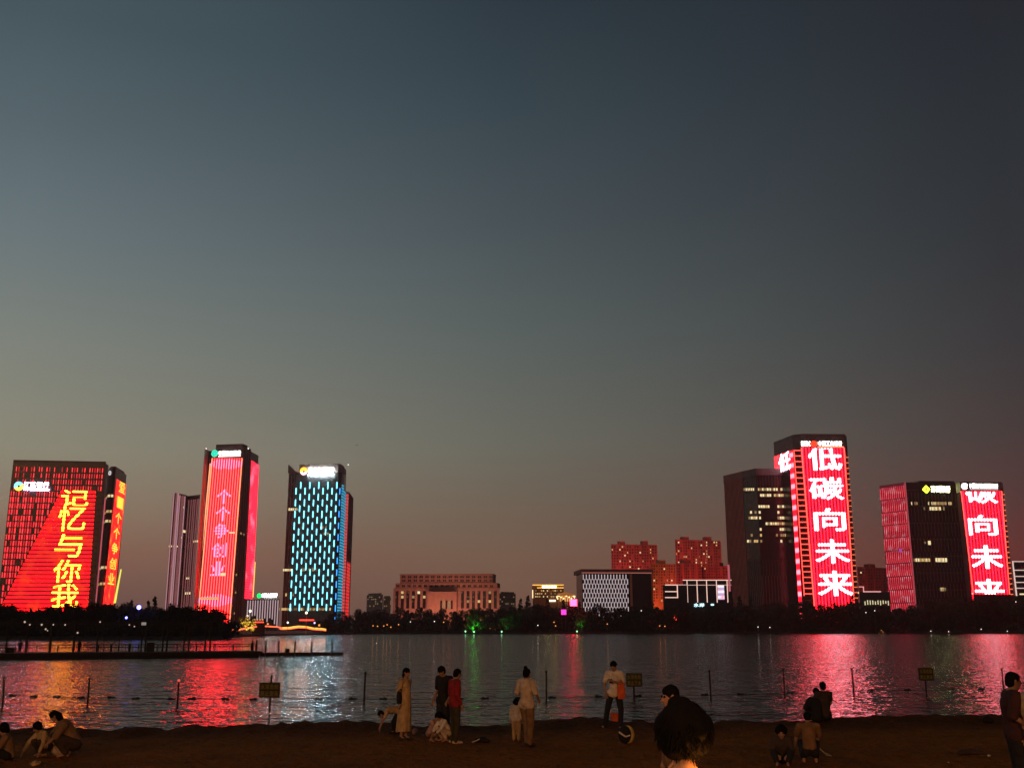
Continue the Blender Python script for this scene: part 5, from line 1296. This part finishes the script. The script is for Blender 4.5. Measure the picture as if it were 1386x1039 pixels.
def sit(**k):
    d = dict(pel=(0, .05, .13), bel=(0, .03, .28), che=(0, -.03, .46), nek=(0, -.07, .62), hed=(0, -.13, .755), fwd=(0, -.95, -.3), up=(0, -.3, .95),
             shl=(.17, -.05, .57), ell=(.23, -.16, .34), wrl=(.12, -.36, .24), shr=(-.17, -.05, .57), elr=(-.23, -.16, .34), wrr=(-.12, -.36, .24),
             hil=(.09, .02, .13), knl=(.20, -.36, .30), anl=(.12, -.55, .07), tol=(.13, -.70, .05), hir=(-.09, .02, .13), knr=(-.20, -.36, .30), anr=(-.12, -.55, .07), tor=(-.13, -.70, .05))
    d.update(k); return stand(**d)
def scaleJ(J, s, head=1.0):
    q = {k: (v if k in ('fwd', 'up') else v * s) for k, v in J.items()}; q['hs'] = head * s; q['s'] = s; return q
def person(label, J, u=None, v=None, Y=None, rz=0, shirt=None, sleeve=.55, pants=None, pant_len=1.0, skirt=None, shoe=None, skin=None, hair='short', hz=1.0, vox=.016, z=None, fat=1.0, loc=None, group=None):
    s = J.get('s', 1.0); hs = J.get('hs', s); R = lambda r: r * s * fat
    fw = J['fwd'].normalized(); up = J['up'].normalized(); hd = J['hed']; sd = fw.cross(up).normalized()
    caps = [(J['pel'], R(.118), J['bel'], R(.108)), (J['bel'], R(.108), J['che'], R(.125)), (J['che'], R(.115), J['nek'], R(.062)), (J['shl'], R(.06), J['shr'], R(.06)),
            (J['nek'], .05 * s, hd - up * .03 * hs, .055 * hs), (hd + up * .035 * hs + fw * -.01 * hs, .086 * hs, hd - up * .04 * hs + fw * .015 * hs, .066 * hs), (hd - up * .05 * hs + fw * .02 * hs, .06 * hs, hd - up * .085 * hs + fw * .04 * hs, .032 * hs),
            (hd + fw * .088 * hs - up * .005 * hs, .012 * hs, hd + fw * .102 * hs - up * .03 * hs, .015 * hs)]
    for q in (1, -1): caps.append((hd + sd * q * .083 * hs + up * .015 * hs, .016 * hs, hd + sd * q * .085 * hs - up * .02 * hs, .012 * hs))
    fing = []
    for a in 'lr':
        caps += [(J['sh' + a], R(.054), J['el' + a], .042 * s), (J['el' + a], .041 * s, J['wr' + a], .028 * s)]
        d = (J['wr' + a] - J['el' + a]).normalized(); pm = J['wr' + a] + d * .075 * s; caps.append((J['wr' + a], .026 * s, pm, .034 * s))
        o = d.cross(fw if abs(d.dot(fw)) < .8 else V((0, 0, 1))).normalized(); n = d.cross(o)
        for i in range(4):
            b0 = pm + o * (i - 1.5) * .019 * s + d * .02 * s; L = (.036, .044, .041, .031)[i] * s
            b1 = b0 + (d * .85 + n * .35).normalized() * L; b2 = b1 + (d * .5 + n * .8).normalized() * L * .8
            fing += [(b0, .0098 * s, b1, .0088 * s), (b1, .0088 * s, b2, .0075 * s)]
        t0 = J['wr' + a] + d * .035 * s - o * .026 * s; t1 = t0 + (d * .6 - o * .7).normalized() * .04 * s; fing += [(t0, .0115 * s, t1, .010 * s), (t1, .010 * s, t1 + (d * .9 + n * .3).normalized() * .03 * s, .008 * s)]
        caps += [(J['hi' + a], R(.082), J['kn' + a], R(.054)), (J['kn' + a], R(.053), J['an' + a], .036 * s), (J['an' + a], .04 * s, J['to' + a], .03 * s), (J['an' + a], .04 * s, J['an' + a] + V((0, .03 * s, -.035 * s)), .034 * s)]
    if loc is None:
        g = hitz(u, v, 1.05) if Y is None else at(u, v, Y)
        if Y is None:                                    # feet on the sand where the ray meets it
            for _ in range(6): g = hitz(u, v, beach_z(g.x, g.y))
        loc = V((g.x, g.y, beach_z(g.x, g.y) if z is None else z))
    body = link_mesh("person", blob(caps, vox * max(.7, s), 4, fing), skin or skin_m, None, loc); body.rotation_euler = (0, 0, math.radians(rz))
    tag(body, label, "person", group)
    def part(name, caps, mat, vx=None, sm=5): return link_mesh(name, blob(caps, (vx or vox) * max(.7, s), sm), mat, body)
    if hair:
        c = hd + up * .03 * hs - fw * .018 * hs
        hc = [(c, .097 * hs, c + up * .008 * hs, .094 * hs), (c - up * .055 * hs - fw * .025 * hs, .073 * hs, c - up * .02 * hs - fw * .01 * hs, .086 * hs), (c + fw * .05 * hs + up * .032 * hs, .056 * hs, c + up * .03 * hs, .072 * hs)]
        if hair == 'bun': hc.append((c + up * .10 * hs - fw * .04 * hs, .046 * hs, c + up * .115 * hs - fw * .045 * hs, .044 * hs))
        if hair == 'low': hc += [(c - up * .09 * hs - fw * .06 * hs, .055 * hs, c - up * .13 * hs - fw * .05 * hs, .045 * hs)]
        if hair == 'long': hc += [(c - up * .06 * hs - fw * .05 * hs, .085 * hs, c - up * .22 * hs - fw * .05 * hs, .06 * hs)]
        if hair == 'bowl': hc += [(c - up * .02 * hs + sd * .035 * hs, .085 * hs, c - up * .02 * hs - sd * .035 * hs, .085 * hs)]
        part("hair", hc, hair_m, .012)
    for q in (1, -1):
        mb = MB(); mb.sphere(hd + fw * .078 * hs + up * .012 * hs + sd * q * .032 * hs, .0125 * hs, 8, 5); mb.build("eye", hair_m, None); e = bpy.context.scene.collection.objects[-1]; e.parent = body
    if shirt is not None:
        sc = [(J['pel'] + (J['bel'] - J['pel']) * .1, R(.142), J['bel'], R(.135)), (J['bel'], R(.135), J['che'], R(.148)), (J['che'], R(.142), J['nek'] - (J['nek'] - J['che']) * .18, R(.078)), (J['shl'], R(.076), J['shr'], R(.076)), ] + ([(J['hil'], R(.122), J['hir'], R(.122))] if J['hil'].z > .6 * s else [])
        for a in 'lr':
            A, E, Wp = J['sh' + a], J['el' + a], J['wr' + a]
            if sleeve <= 1: sc.append((A, R(.075), A + (E - A) * sleeve, R(.066)))
            else: sc += [(A, R(.075), E, R(.062)), (E, R(.06), E + (Wp - E) * (sleeve - 1), R(.047))]
        part("shirt", sc, shirt)
    if pants is not None:
        pc = [(J['pel'], R(.136), J['pel'] + (J['bel'] - J['pel']) * .45, R(.128))]
        for a in 'lr':
            Hh, K, A = J['hi' + a], J['kn' + a], J['an' + a]
            if pant_len <= .5: pc.append((Hh, R(.105), Hh + (K - Hh) * pant_len * 2, R(.088)))
            else: pc += [(Hh, R(.105), K, R(.078)), (K, R(.077), K + (A - K) * (pant_len - .5) * 2, R(.064))]
        part("trousers" if pant_len > .5 else "shorts", pc, pants)
    if skirt is not None:
        mt, hem, wide = skirt; mb = MB(); n = 28; rows = []
        top = J['bel'] + V((0, 0, .02)); bot = (J['anl'] + J['anr']) / 2; bot = V((bot.x, bot.y, hem * s))
        for j in range(9):
            t = j / 8; c = top.lerp(bot, t); rx = (.138 + (wide - .138) * t ** .8) * s; ry = (.125 + (wide * .8 - .125) * t ** .8) * s
            rows.append([c + V((math.cos(6.2832 * k / n) * rx * (1 + .05 * t * math.sin(k * 2.7)), math.sin(6.2832 * k / n) * ry * (1 + .05 * t * math.cos(k * 2.1)), 0)) for k in range(n)])
        for j in range(8):
            for k in range(n): q = (k + 1) % n; mb.poly([rows[j + 1][k], rows[j + 1][q], rows[j][q], rows[j][k]])
        mb.poly(rows[0]); mb.poly(list(reversed(rows[-1])))
        link_mesh("skirt", mb.mesh("skirt", smooth=True), mt, body)
    if shoe is not None:
        for a in 'lr': part("shoe", [(J['an' + a] + V((0, .03 * s, -.025 * s)), .046 * s, J['to' + a], .037 * s), (J['an' + a] + V((0, .0, -.01 * s)), .05 * s, J['an' + a] + V((0, .02 * s, -.03 * s)), .046 * s)], shoe, .012, 3)
    return body
def cloth(name, c, rough=.9): return pbr("cloth_" + name, c, rough, .28, 6.0, bump=.06)
black = cloth("black", (.012, .010, .011)); navy = cloth("navy", (.016, .016, .024)); red = cloth("red", (.30, .014, .018)); cream = cloth("cream", (.52, .34, .17)); white = cloth("white", (.74, .62, .53)); olive = cloth("olive", (.05, .04, .02))
beige = cloth("beige", (.60, .45, .34)); tan = cloth("tan", (.22, .12, .06)); brown = cloth("brown", (.20, .10, .045)); pinkc = cloth("pink", (.5, .27, .22)); maroon = cloth("maroon", (.045, .012, .014)); yellow = cloth("yellow", (.66, .46, .14)); paleshoe = cloth("paleshoe", (.6, .45, .3)); mud = cloth("mud", (.05, .03, .025)); orange = cloth("orange", (.75, .12, .03))

# standing woman in the long pale dress
person("woman in a long pale yellow dress standing alone with a dark bag behind her", scaleJ(stand(hed=(.0, -.03, 1.585), elr=(-.22, .05, 1.13), wrr=(-.24, .0, .90), ell=(.2, .07, 1.13), wrl=(.16, .12, .93)), .97), 547, 1001, rz=62, shirt=cream, sleeve=.95, skirt=(cream, .22, .22), hair='low', shoe=mud, fat=.93)
def carried(name, label, cat, px, Y, size, mat, strap=None, rz=0):
    p = at(px[0], px[1], Y); r = empty(name, p, label, cat); m = MB(); w, d, h = size
    n = 6; rows = []
    for j in range(n + 1):
        t = j / n; k = .72 + .28 * math.sin(math.pi * min(1, t * .9 + .1)); z = p.z - h / 2 + h * t
        rows.append([(p.x + w / 2 * k * math.cos(a), p.y + d / 2 * k * math.sin(a), z) for a in [6.2832 * q / 14 for q in range(14)]])
    for j in range(n):
        for q in range(14): e = (q + 1) % 14; m.poly([rows[j][q], rows[j][e], rows[j + 1][e], rows[j + 1][q]])
    m.poly(list(reversed(rows[0]))); m.poly(rows[-1]); o = m.build("bag_body", mat, r, True)
    if strap:
        m = MB(); q = at(strap[0], strap[1], Y); m.path([V((p.x - w * .3, p.y, p.z + h * .45)), q + V((0, 0, .02)), V((p.x + w * .3, p.y, p.z + h * .45))], .012); m.build("strap", mat, r)
    return r
carried("handbag", "small dark bag hanging behind the woman in the pale dress", "bag", (540.5, 943.5), 23.9, (.13, .2, .26), black, (543, 933))
# bending child behind her
person("child in dark clothes bending to the sand behind the woman in the pale dress", scaleJ(stand(pel=(0, .25, .78), bel=(0, .12, .86), che=(0, -.10, .84), nek=(0, -.26, .76), hed=(0, -.40, .70), fwd=(0, -.6, -.8), up=(0, -.8, .6), shl=(.16, -.2, .76), ell=(.18, -.34, .5), wrl=(.16, -.42, .26), shr=(-.16, -.2, .76), elr=(-.18, -.34, .5), wrr=(-.16, -.42, .26), hil=(.09, .25, .76), hir=(-.09, .25, .76), knl=(.11, .12, .42), knr=(-.11, .05, .42), anl=(.1, .25, .08), anr=(-.1, .1, .08), tol=(.11, .1, .04), tor=(-.11, -.05, .04)), .68, 1.15), 530, 994, rz=-80, shirt=cream, sleeve=.5, pants=black, pant_len=.9, shoe=black)
# man in black
person("man in black t-shirt looking down, beside the person in red", scaleJ(stand(hed=(-.02, -.09, 1.56), fwd=(-.3, -.85, -.5), up=(0, -.45, .9), wrl=(.22, -.12, .93), wrr=(-.23, -.10, .92), anl=(.13, .03, .08), tol=(.15, -.12, .035)), 1.0), 600, 1001.5, rz=-35, shirt=black, sleeve=.75, pants=navy, pant_len=1.0, shoe=paleshoe, fat=1.08)
# person in red
person("person in a red jacket and dark trousers with pale shoes, facing right", scaleJ(stand(hed=(0, -.06, 1.57), fwd=(.1, -.95, -.25), up=(0, -.25, .95), elr=(-.24, .05, 1.12), wrr=(-.22, -.06, .89), ell=(.22, .02, 1.12), wrl=(.2, -.1, .9)), .98), 615, 1005.5, rz=118, shirt=red, sleeve=1.9, pants=olive, shoe=paleshoe, fat=1.0, hz=1)
# crouching children at their feet
person("small child in pink crouching at the feet of the man in black", scaleJ(squat(), .70, 1.25), 585, 1004, rz=50, shirt=pinkc, sleeve=.4, pants=pinkc, pant_len=.5, hair='bowl')
person("small child in white crouching behind the legs of the person in red", scaleJ(squat(), .70, 1.2), 604, 1003, rz=-60, shirt=white, sleeve=1.8, pants=beige, pant_len=.9, hair='bowl')
# mother with bun and toddler
person("woman with a hair bun in a loose pale shirt and light brown trousers, back turned", scaleJ(stand(elr=(-.27, .0, 1.16), wrr=(-.2, -.18, 1.02), ell=(.27, .02, 1.15), wrl=(.2, -.16, 1.02), knl=(.05, -.06, .5), anl=(.02, -.05, .08), tol=(.03, -.2, .04)), .98), 713, 1008.5, rz=140, shirt=beige, sleeve=.95, pants=tan, hair='bun', shoe=mud, fat=1.12)
person("toddler in pale clothes standing at the side of the woman with the hair bun", scaleJ(stand(), .55, 1.35), 699, 1003, rz=170, shirt=white, sleeve=1.7, pants=cream, pant_len=.95, hair='bowl', fat=1.25)
# man with phone
b = person("man in a white t-shirt and black trousers looking down at a phone", scaleJ(stand(hed=(-.01, -.06, 1.575), fwd=(-.15, -.95, -.28), up=(0, -.28, .95), elr=(-.27, .02, 1.13), wrr=(-.22, -.08, .92), ell=(.25, -.06, 1.13), wrl=(.02, -.26, 1.20), hil=(.10, 0, .90), knl=(.16, -.04, .49), anl=(.14, -.06, .08), tol=(.14, -.22, .035), hir=(-.10, 0, .9), knr=(-.20, .05, .50), anr=(-.30, .16, .08), tor=(-.40, .06, .035)), 1.02), 833, 986.5, rz=-14, shirt=white, sleeve=.75, pants=navy, shoe=black, fat=.98)
def phone():
    p = b.matrix_basis @ V((-.045, -.31, 1.235)); r = empty("phone", p, "dark phone held up by the man in the white t-shirt", "phone")
    m = MB(); m.box(p, (.075, .012, .15), 0, Matrix.Rotation(-.9, 3, 'X')); m.build("case", black, r); m = MB(); m.box(p + V((0, .007, .004)), (.066, .004, .135), 0, Matrix.Rotation(-.9, 3, 'X')); m.build("screen", dark_iron, r)
phone()
carried("shoulder_bag", "bright orange bag hanging at the side of the man in the white t-shirt", "bag", (841, 935.5), b.location.y - .22, (.22, .12, .36), orange, (840.5, 920))
# black and yellow pack, orange pail, dark umbrella bag, pale ball
def pack():
    g = hitz(847, 1008, 1.05); z = beach_z(g.x, g.y); r = empty("backpack", (g.x, g.y, z), "rounded black and yellow backpack lying by the feet of the man in white", "backpack")
    m = MB(); m.sphere((g.x + .06, g.y + .05, z + .19), .2, 16, 10, (.75, .8, 1.0)); m.build("shell", yellow, r, True)
    m = MB(); m.sphere((g.x - .02, g.y - .04, z + .2), .19, 16, 10, (.8, .8, 1.0)); m.build("front", black, r, True)
    m = MB(); m.tube((g.x - .17, g.y - .2, z + .27), (g.x - .02, g.y - .22, z + .17), .02); m.tube((g.x - .02, g.y - .22, z + .17), (g.x + .08, g.y - .2, z + .2), .015); m.build("strap", white, r)
pack()
def pail():
    g = hitz(832.5, 976, 1.05); z = beach_z(g.x, g.y); r = empty("pail", (g.x, g.y, z), "small orange pail on the sand behind the legs of the man in white", "pail")
    m = MB(); m.tube((g.x, g.y, z - .01), (g.x, g.y, z + .24), .10, .14, 16); m.build("bucket", orange, r); m = MB(); m.path([V((g.x + .14 * math.cos(a), g.y, z + .24 + .12 * math.sin(a))) for a in [math.pi * k / 8 for k in range(9)]], .008); m.build("handle", white, r)
pail()
def ball():
    g = hitz(562, 993, 1.05); z = beach_z(g.x, g.y); m = MB(); m.sphere((0, 0, 0), .085, 14, 10); o = link_mesh("ball", m.mesh("ball", smooth=True), pinkc, None, (g.x, g.y, z + .075)); tag(o, "small pale pink ball on the sand right of the woman in the pale dress", "ball")
ball()
def sack(u, v, w, h, label, mat, strap=None, name="bag"):
    g = hitz(u, v, 1.05)
    for _ in range(5): g = hitz(u, v, beach_z(g.x, g.y))
    z = beach_z(g.x, g.y); r = empty(name, (g.x, g.y, z), label, name)
    caps = [((g.x - w * .3, g.y, z + h * .35), h * .42, (g.x + w * .12, g.y + .05, z + h * .5), h * .5), ((g.x + w * .1, g.y, z + h * .42), h * .46, (g.x + w * .36, g.y - .03, z + h * .3), h * .36)]
    me = blob([(V(a) - r.location, ra, V(c) - r.location, rc) for a, ra, c, rc in caps], .02); link_mesh("sack", me, mat, r)
    if strap: m = MB(); m.path([V((g.x + a * w, g.y - h * .45, z + c * h)) for a, c in strap], .012); m.build("strap", white, r)
    return r
sack(652, 1004, .40, .14, "dark bag with a white strap lying on the sand right of the person in red", black, [(-.55, .12), (-.3, .35), (-.12, .62)])
sack(1312, 1021, .62, .13, "long dark bag lying on the sand left of the man in the dark jacket", mud)
sack(1337, 979, .24, .2, "round dark bundle near the water's edge behind the man in the dark jacket", black, name="bundle")
# couple on the crest
def stool(u, v, label):
    g = hitz(u, v, 1.0)
    for _ in range(5): g = hitz(u, v, beach_z(g.x, g.y))
    z = beach_z(g.x, g.y); r = empty("camp_stool", (g.x, g.y, z), label, "stool")
    m = MB(); m.box((g.x, g.y, z + .11), (.36, .3, .025)); m.build("seat", black, r)
    for sx in (-1, 1):
        for sy in (-1, 1):
            m = MB(); m.tube((g.x + sx * .16, g.y + sy * .13, z - .02), (g.x - sx * .02 + sx * .12, g.y - sy * .1, z + .10), .011); m.build("leg", dark_iron, r)
    return V((g.x, g.y, z + .02))
l1 = stool(1107, 977, "low stool under the left one of the seated couple"); l2 = stool(1116.5, 975, "low stool under the right one of the seated couple")
person("left one of a couple seated at the water's edge, all in black", scaleJ(sit(hed=(-.02, -.10, .77), ell=(.30, -.10, .36), wrl=(.20, -.30, .30), elr=(-.31, -.10, .36), wrr=(-.2, -.3, .28)), 1.02), loc=l1, rz=172, shirt=black, sleeve=1.9, pants=black, fat=1.15)
person("right one of a couple seated at the water's edge, with a paler shoulder", scaleJ(sit(pel=(0, .05, .14), bel=(0, .04, .32), che=(0, .02, .52), nek=(0, .0, .70), hed=(0, -.02, .85), fwd=(.2, -1, -.05), up=(0, 0, 1), shl=(.17, .02, .66), shr=(-.17, .02, .66), ell=(.22, -.08, .42), elr=(-.22, -.08, .42)), 1.08), loc=l2, rz=185, shirt=mud, sleeve=.6, pants=black, fat=1.05)
# squatting person in brown and child with yellow cloth
person("person in a brown shirt squatting with back turned in front of the seated couple", scaleJ(squat(pel=(0, .10, .34), bel=(0, .06, .50), che=(0, -.02, .70), nek=(0, -.06, .86), hed=(0, -.14, .98), fwd=(.1, -.9, -.4), shl=(.19, -.02, .80), shr=(-.19, -.02, .80), ell=(.26, -.16, .60), wrl=(.30, -.30, .34), elr=(-.24, -.2, .58)), .84), 1097, 1033, rz=168, shirt=brown, sleeve=.9, pants=black, pant_len=.9, fat=1.12)
def stick():
    g = hitz(1118, 1024, 1.1); z = beach_z(g.x, g.y); m = MB(); m.tube((0, 0, .04), (.28, .1, .30), .012); m.tube((0, 0, .04), (-.1, -.03, 0.0), .03, .02)
    o = link_mesh("toy_spade", m.mesh("toy_spade"), paleshoe, None, (g.x, g.y, z)); o.rotation_euler = (0, 0, math.radians(150)); tag(o, "thin pale toy spade leaning beside the person in the brown shirt", "spade")
stick()
person("child sitting on the sand left of the person in the brown shirt", scaleJ(sit(fwd=(0, -.9, -.45)), .78, 1.3), 1060, 1033, rz=-15, shirt=mud, sleeve=1.0, pants=black, pant_len=.9, hair='bowl', fat=1.1)
sack(1056, 1027, .22, .16, "crumpled yellow cloth in front of the child by the brown shirted person", yellow, name="cloth")
# left group
person("adult in a brown top squatting with dark hair hanging forward, at left", scaleJ(squat(hed=(0, -.34, .82), pel=(0, .10, .26), che=(0, -.14, .60)), .98), 92, 1024, rz=-62, shirt=tan, sleeve=.95, pants=mud, pant_len=.95, hair='long', fat=1.22)
sack(83, 1023.5, .22, .40, "pale plastic bag standing beside the squatting adult", beige, name="plastic_bag")
person("small child in a pale yellow shirt crouching and reaching over the sand, at left", scaleJ(squat(elr=(-.24, -.36, .40), wrr=(-.22, -.52, .14), ell=(.26, -.2, .40), wrl=(.26, -.3, .14)), .72, 1.3), 60, 1023, rz=-40, shirt=cream, sleeve=1.8, pants=mud, pant_len=.9, hair='bowl', fat=1.05)
person("small child with dark hair sitting at the far left edge", scaleJ(sit(), .78, 1.3), 8, 1029, rz=-70, shirt=tan, sleeve=.9, pants=black, pant_len=.9, hair='bowl', fat=1.15)
def litter(u, v, s, label, mat):
    g = hitz(u, v, 1.1)
    for _ in range(5): g = hitz(u, v, beach_z(g.x, g.y))
    rnd = random.Random(int(u)); bm = bmesh.new(); bmesh.ops.create_icosphere(bm, subdivisions=2, radius=s)
    for q in bm.verts: q.co *= rnd.uniform(.6, 1.25); q.co.z *= .7
    me = bpy.data.meshes.new("litter"); bm.to_mesh(me); bm.free()
    o = link_mesh("crumpled_paper", me, mat, None, (g.x, g.y, beach_z(g.x, g.y) + s * .45)); tag(o, label, "paper")
litter(48, 1035, .10, "crumpled pale paper on the sand in front of the children at left", cream)
litter(1339, 1023.5, .03, "tiny white scrap at the right end of the long dark bag", white); litter(1284, 1032, .02, "tiny white scrap on bare sand near the bottom right", white); litter(1373, 1018, .03, "tiny white scrap beside the legs of the man in the dark jacket", white)
# right side
man = person("man in a dark maroon shirt standing near the right edge, facing right", scaleJ(stand(hed=(0, -.04, 1.575), fwd=(0, -1, -.1), elr=(-.25, .08, 1.14), wrr=(-.18, -.14, 1.00), ell=(.22, .02, 1.13), wrl=(.16, -.2, 1.0)), 1.03), loc=V((at(1360, 850, 15.0).x, 15.0, beach_z(at(1360, 850, 15.0).x, 15.2))), rz=80, shirt=maroon, sleeve=.95, pants=black, shoe=black, fat=1.15, vox=.013)
person("person in a pale top cut off by the right edge, facing the man in maroon", scaleJ(stand(hed=(0, -.04, 1.575)), .99), loc=V((at(1390, 850, 14.6).x, 14.6, beach_z(at(1390, 850, 14.6).x, 14.6))), rz=-70, shirt=beige, sleeve=.8, pants=mud, hair='long', vox=.014)
# walker behind the big head
wk = person("young man in a brown jacket walking left, behind the big dark mop of hair", scaleJ(stand(hed=(0, -.05, 1.56), fwd=(0, -1, -.15), knl=(.1, -.14, .5), anl=(.1, -.10, .09), tol=(.1, -.26, .05), knr=(-.1, .06, .5), anr=(-.1, .26, .12), tor=(-.1, .14, .05)), .98), loc=V((at(909, 850, 11.6).x, 11.6, beach_z(at(909, 850, 11.6).x, 11.6))), rz=-75, shirt=brown, sleeve=1.9, pants=black, shoe=black, vox=.013)
# near person with a big mop of hair
def near():
    Y = 5.2; p = at(926, 1000, Y); g = beach_z(p.x, Y)
    hz = at(926, 990, Y).z - g
    k = hz / 1.575
    J = scaleJ(stand(hed=(0, -.02, 1.575), fwd=(.35, -1, -.12), nek=(.0, .01, 1.40), che=(0, 0, 1.2), shl=(.17, .0, 1.30), shr=(-.17, .0, 1.30), ell=(.24, -.12, 1.13), wrl=(.14, -.30, 1.28), elr=(-.23, .03, 1.1)), k)
    o = person("nearest person with a big mop of dark hair and orange light on the neck", J, loc=V((p.x, Y, g)), rz=165, shirt=cloth("sandy", (.62, .34, .16)), sleeve=.8, pants=black, shoe=black, hair=None, vox=.009)
    rnd = random.Random(3); c = J['hed'] + V((0, .01, .035)); caps = [(c, .118, c + V((0, .02, .0)), .115), (c + V((-.05, 0, -.02)), .10, c + V((.05, 0, -.02)), .10), (c + V((-.03, .03, -.07)), .085, c + V((.04, .035, -.09)), .075)]
    for q in range(16):
        d = V((rnd.gauss(0, 1), rnd.gauss(0, 1), rnd.gauss(.3, .8))).normalized(); e = c + d * rnd.uniform(.085, .108); caps.append((e, rnd.uniform(.03, .05), e + V((rnd.uniform(-.03, .03), rnd.uniform(-.03, .03), -.03)), rnd.uniform(.025, .04)))
    me = blob(caps, .012); me.materials.append(hair_m)
    h = link_mesh("hair", me, hair_m, o)
    # loose locks
    mb = MB()
    for q in range(2600):
        d = V((rnd.gauss(0, 1), rnd.gauss(0, 1), rnd.gauss(.15, .85))).normalized()
        if d.z < -.6 and d.y < .0: continue
        a = c + V((d.x * .118, d.y * .118, d.z * .115)); t = (d.cross(V((0, 0, 1))) * rnd.uniform(-1, 1) + V((0, 0, -1.3)) + d * rnd.uniform(.1, .6)).normalized()
        L = rnd.uniform(.04, .085); b1 = a + t * L * .6 + d * .008; e = a + t * L + d * rnd.uniform(-.004, .012); n = t.cross(d).normalized() * rnd.uniform(.0025, .006)
        mb.poly([a - n, a + n, b1 + n * .8, b1 - n * .8]); mb.poly([b1 - n * .8, b1 + n * .8, e])
    link_mesh("hair_locks", mb.mesh("hair_locks"), hair_m, o)
    # unseen lantern on a stick, added at the right shoulder to light neck and shirt
    q = at(966, 1066, Y - .03); r = empty("added_lantern", q, "small unseen paper lantern added to light the person with the mop of hair", "lantern")
    m = MB(); m.sphere(q, .04, 12, 8, (1, 1, 1.2)); m.build("shade", emit("lantern_glow", (1.0, .55, .12), 4.0, True), r, True)
    m = MB(); m.tube(q - V((0, 0, .05)), q - V((.03, -.02, .3)), .006); m.build("handle", dark_iron, r)
    pt(q + V((-.01, -.10, .02)), (1.0, .36, .06), 4.5, .04)
near()
# people on the pier and a bird
for u, d, rz, h, cl in ((23.5, "left one, in dark clothes", 30, .86, mud), (106.5, "right one, in a dark coat", 170, .86, black)):
    s, _ = pw.sz(u, 878); p = pw.p(s, .72, -4.5); person("person standing on the pier by the railing, " + d, scaleJ(stand(), h), loc=p, rz=rz, shirt=cl, sleeve=1.9, pants=black, shoe=black, fat=1.2, vox=.03)
def bird():
    p = at(483, 602.5, 120); m = MB(); m.tube((0, -.12, 0), (0, .14, 0), .05, .02, 8); m.sphere((0, -.15, .01), .045, 8, 6)
    for q in (1, -1): m.poly([(0, -.06, .02), (q * .2, -.02, .10), (q * .2, .06, .10), (0, .08, .02)]); m.poly([(q * .2, -.02, .10), (q * .4, .06, .04), (q * .2, .06, .10)])
    o = link_mesh("bird", m.mesh("bird"), black, None, p); tag(o, "tiny dark bird in the open sky above the blue dotted tower", "bird")
bird()
# ------------------------------------------------------------------ render
scene.render.engine = 'CYCLES'; scene.view_settings.view_transform = 'Standard'; scene.view_settings.look = 'None'
scene.view_settings.exposure = 0; scene.view_settings.gamma = 1; scene.view_settings.use_curve_mapping = False
scene.cycles.use_denoising = True; scene.cycles.max_bounces = 5; scene.cycles.diffuse_bounces = 2; scene.cycles.glossy_bounces = 3; scene.cycles.sample_clamp_indirect = 40
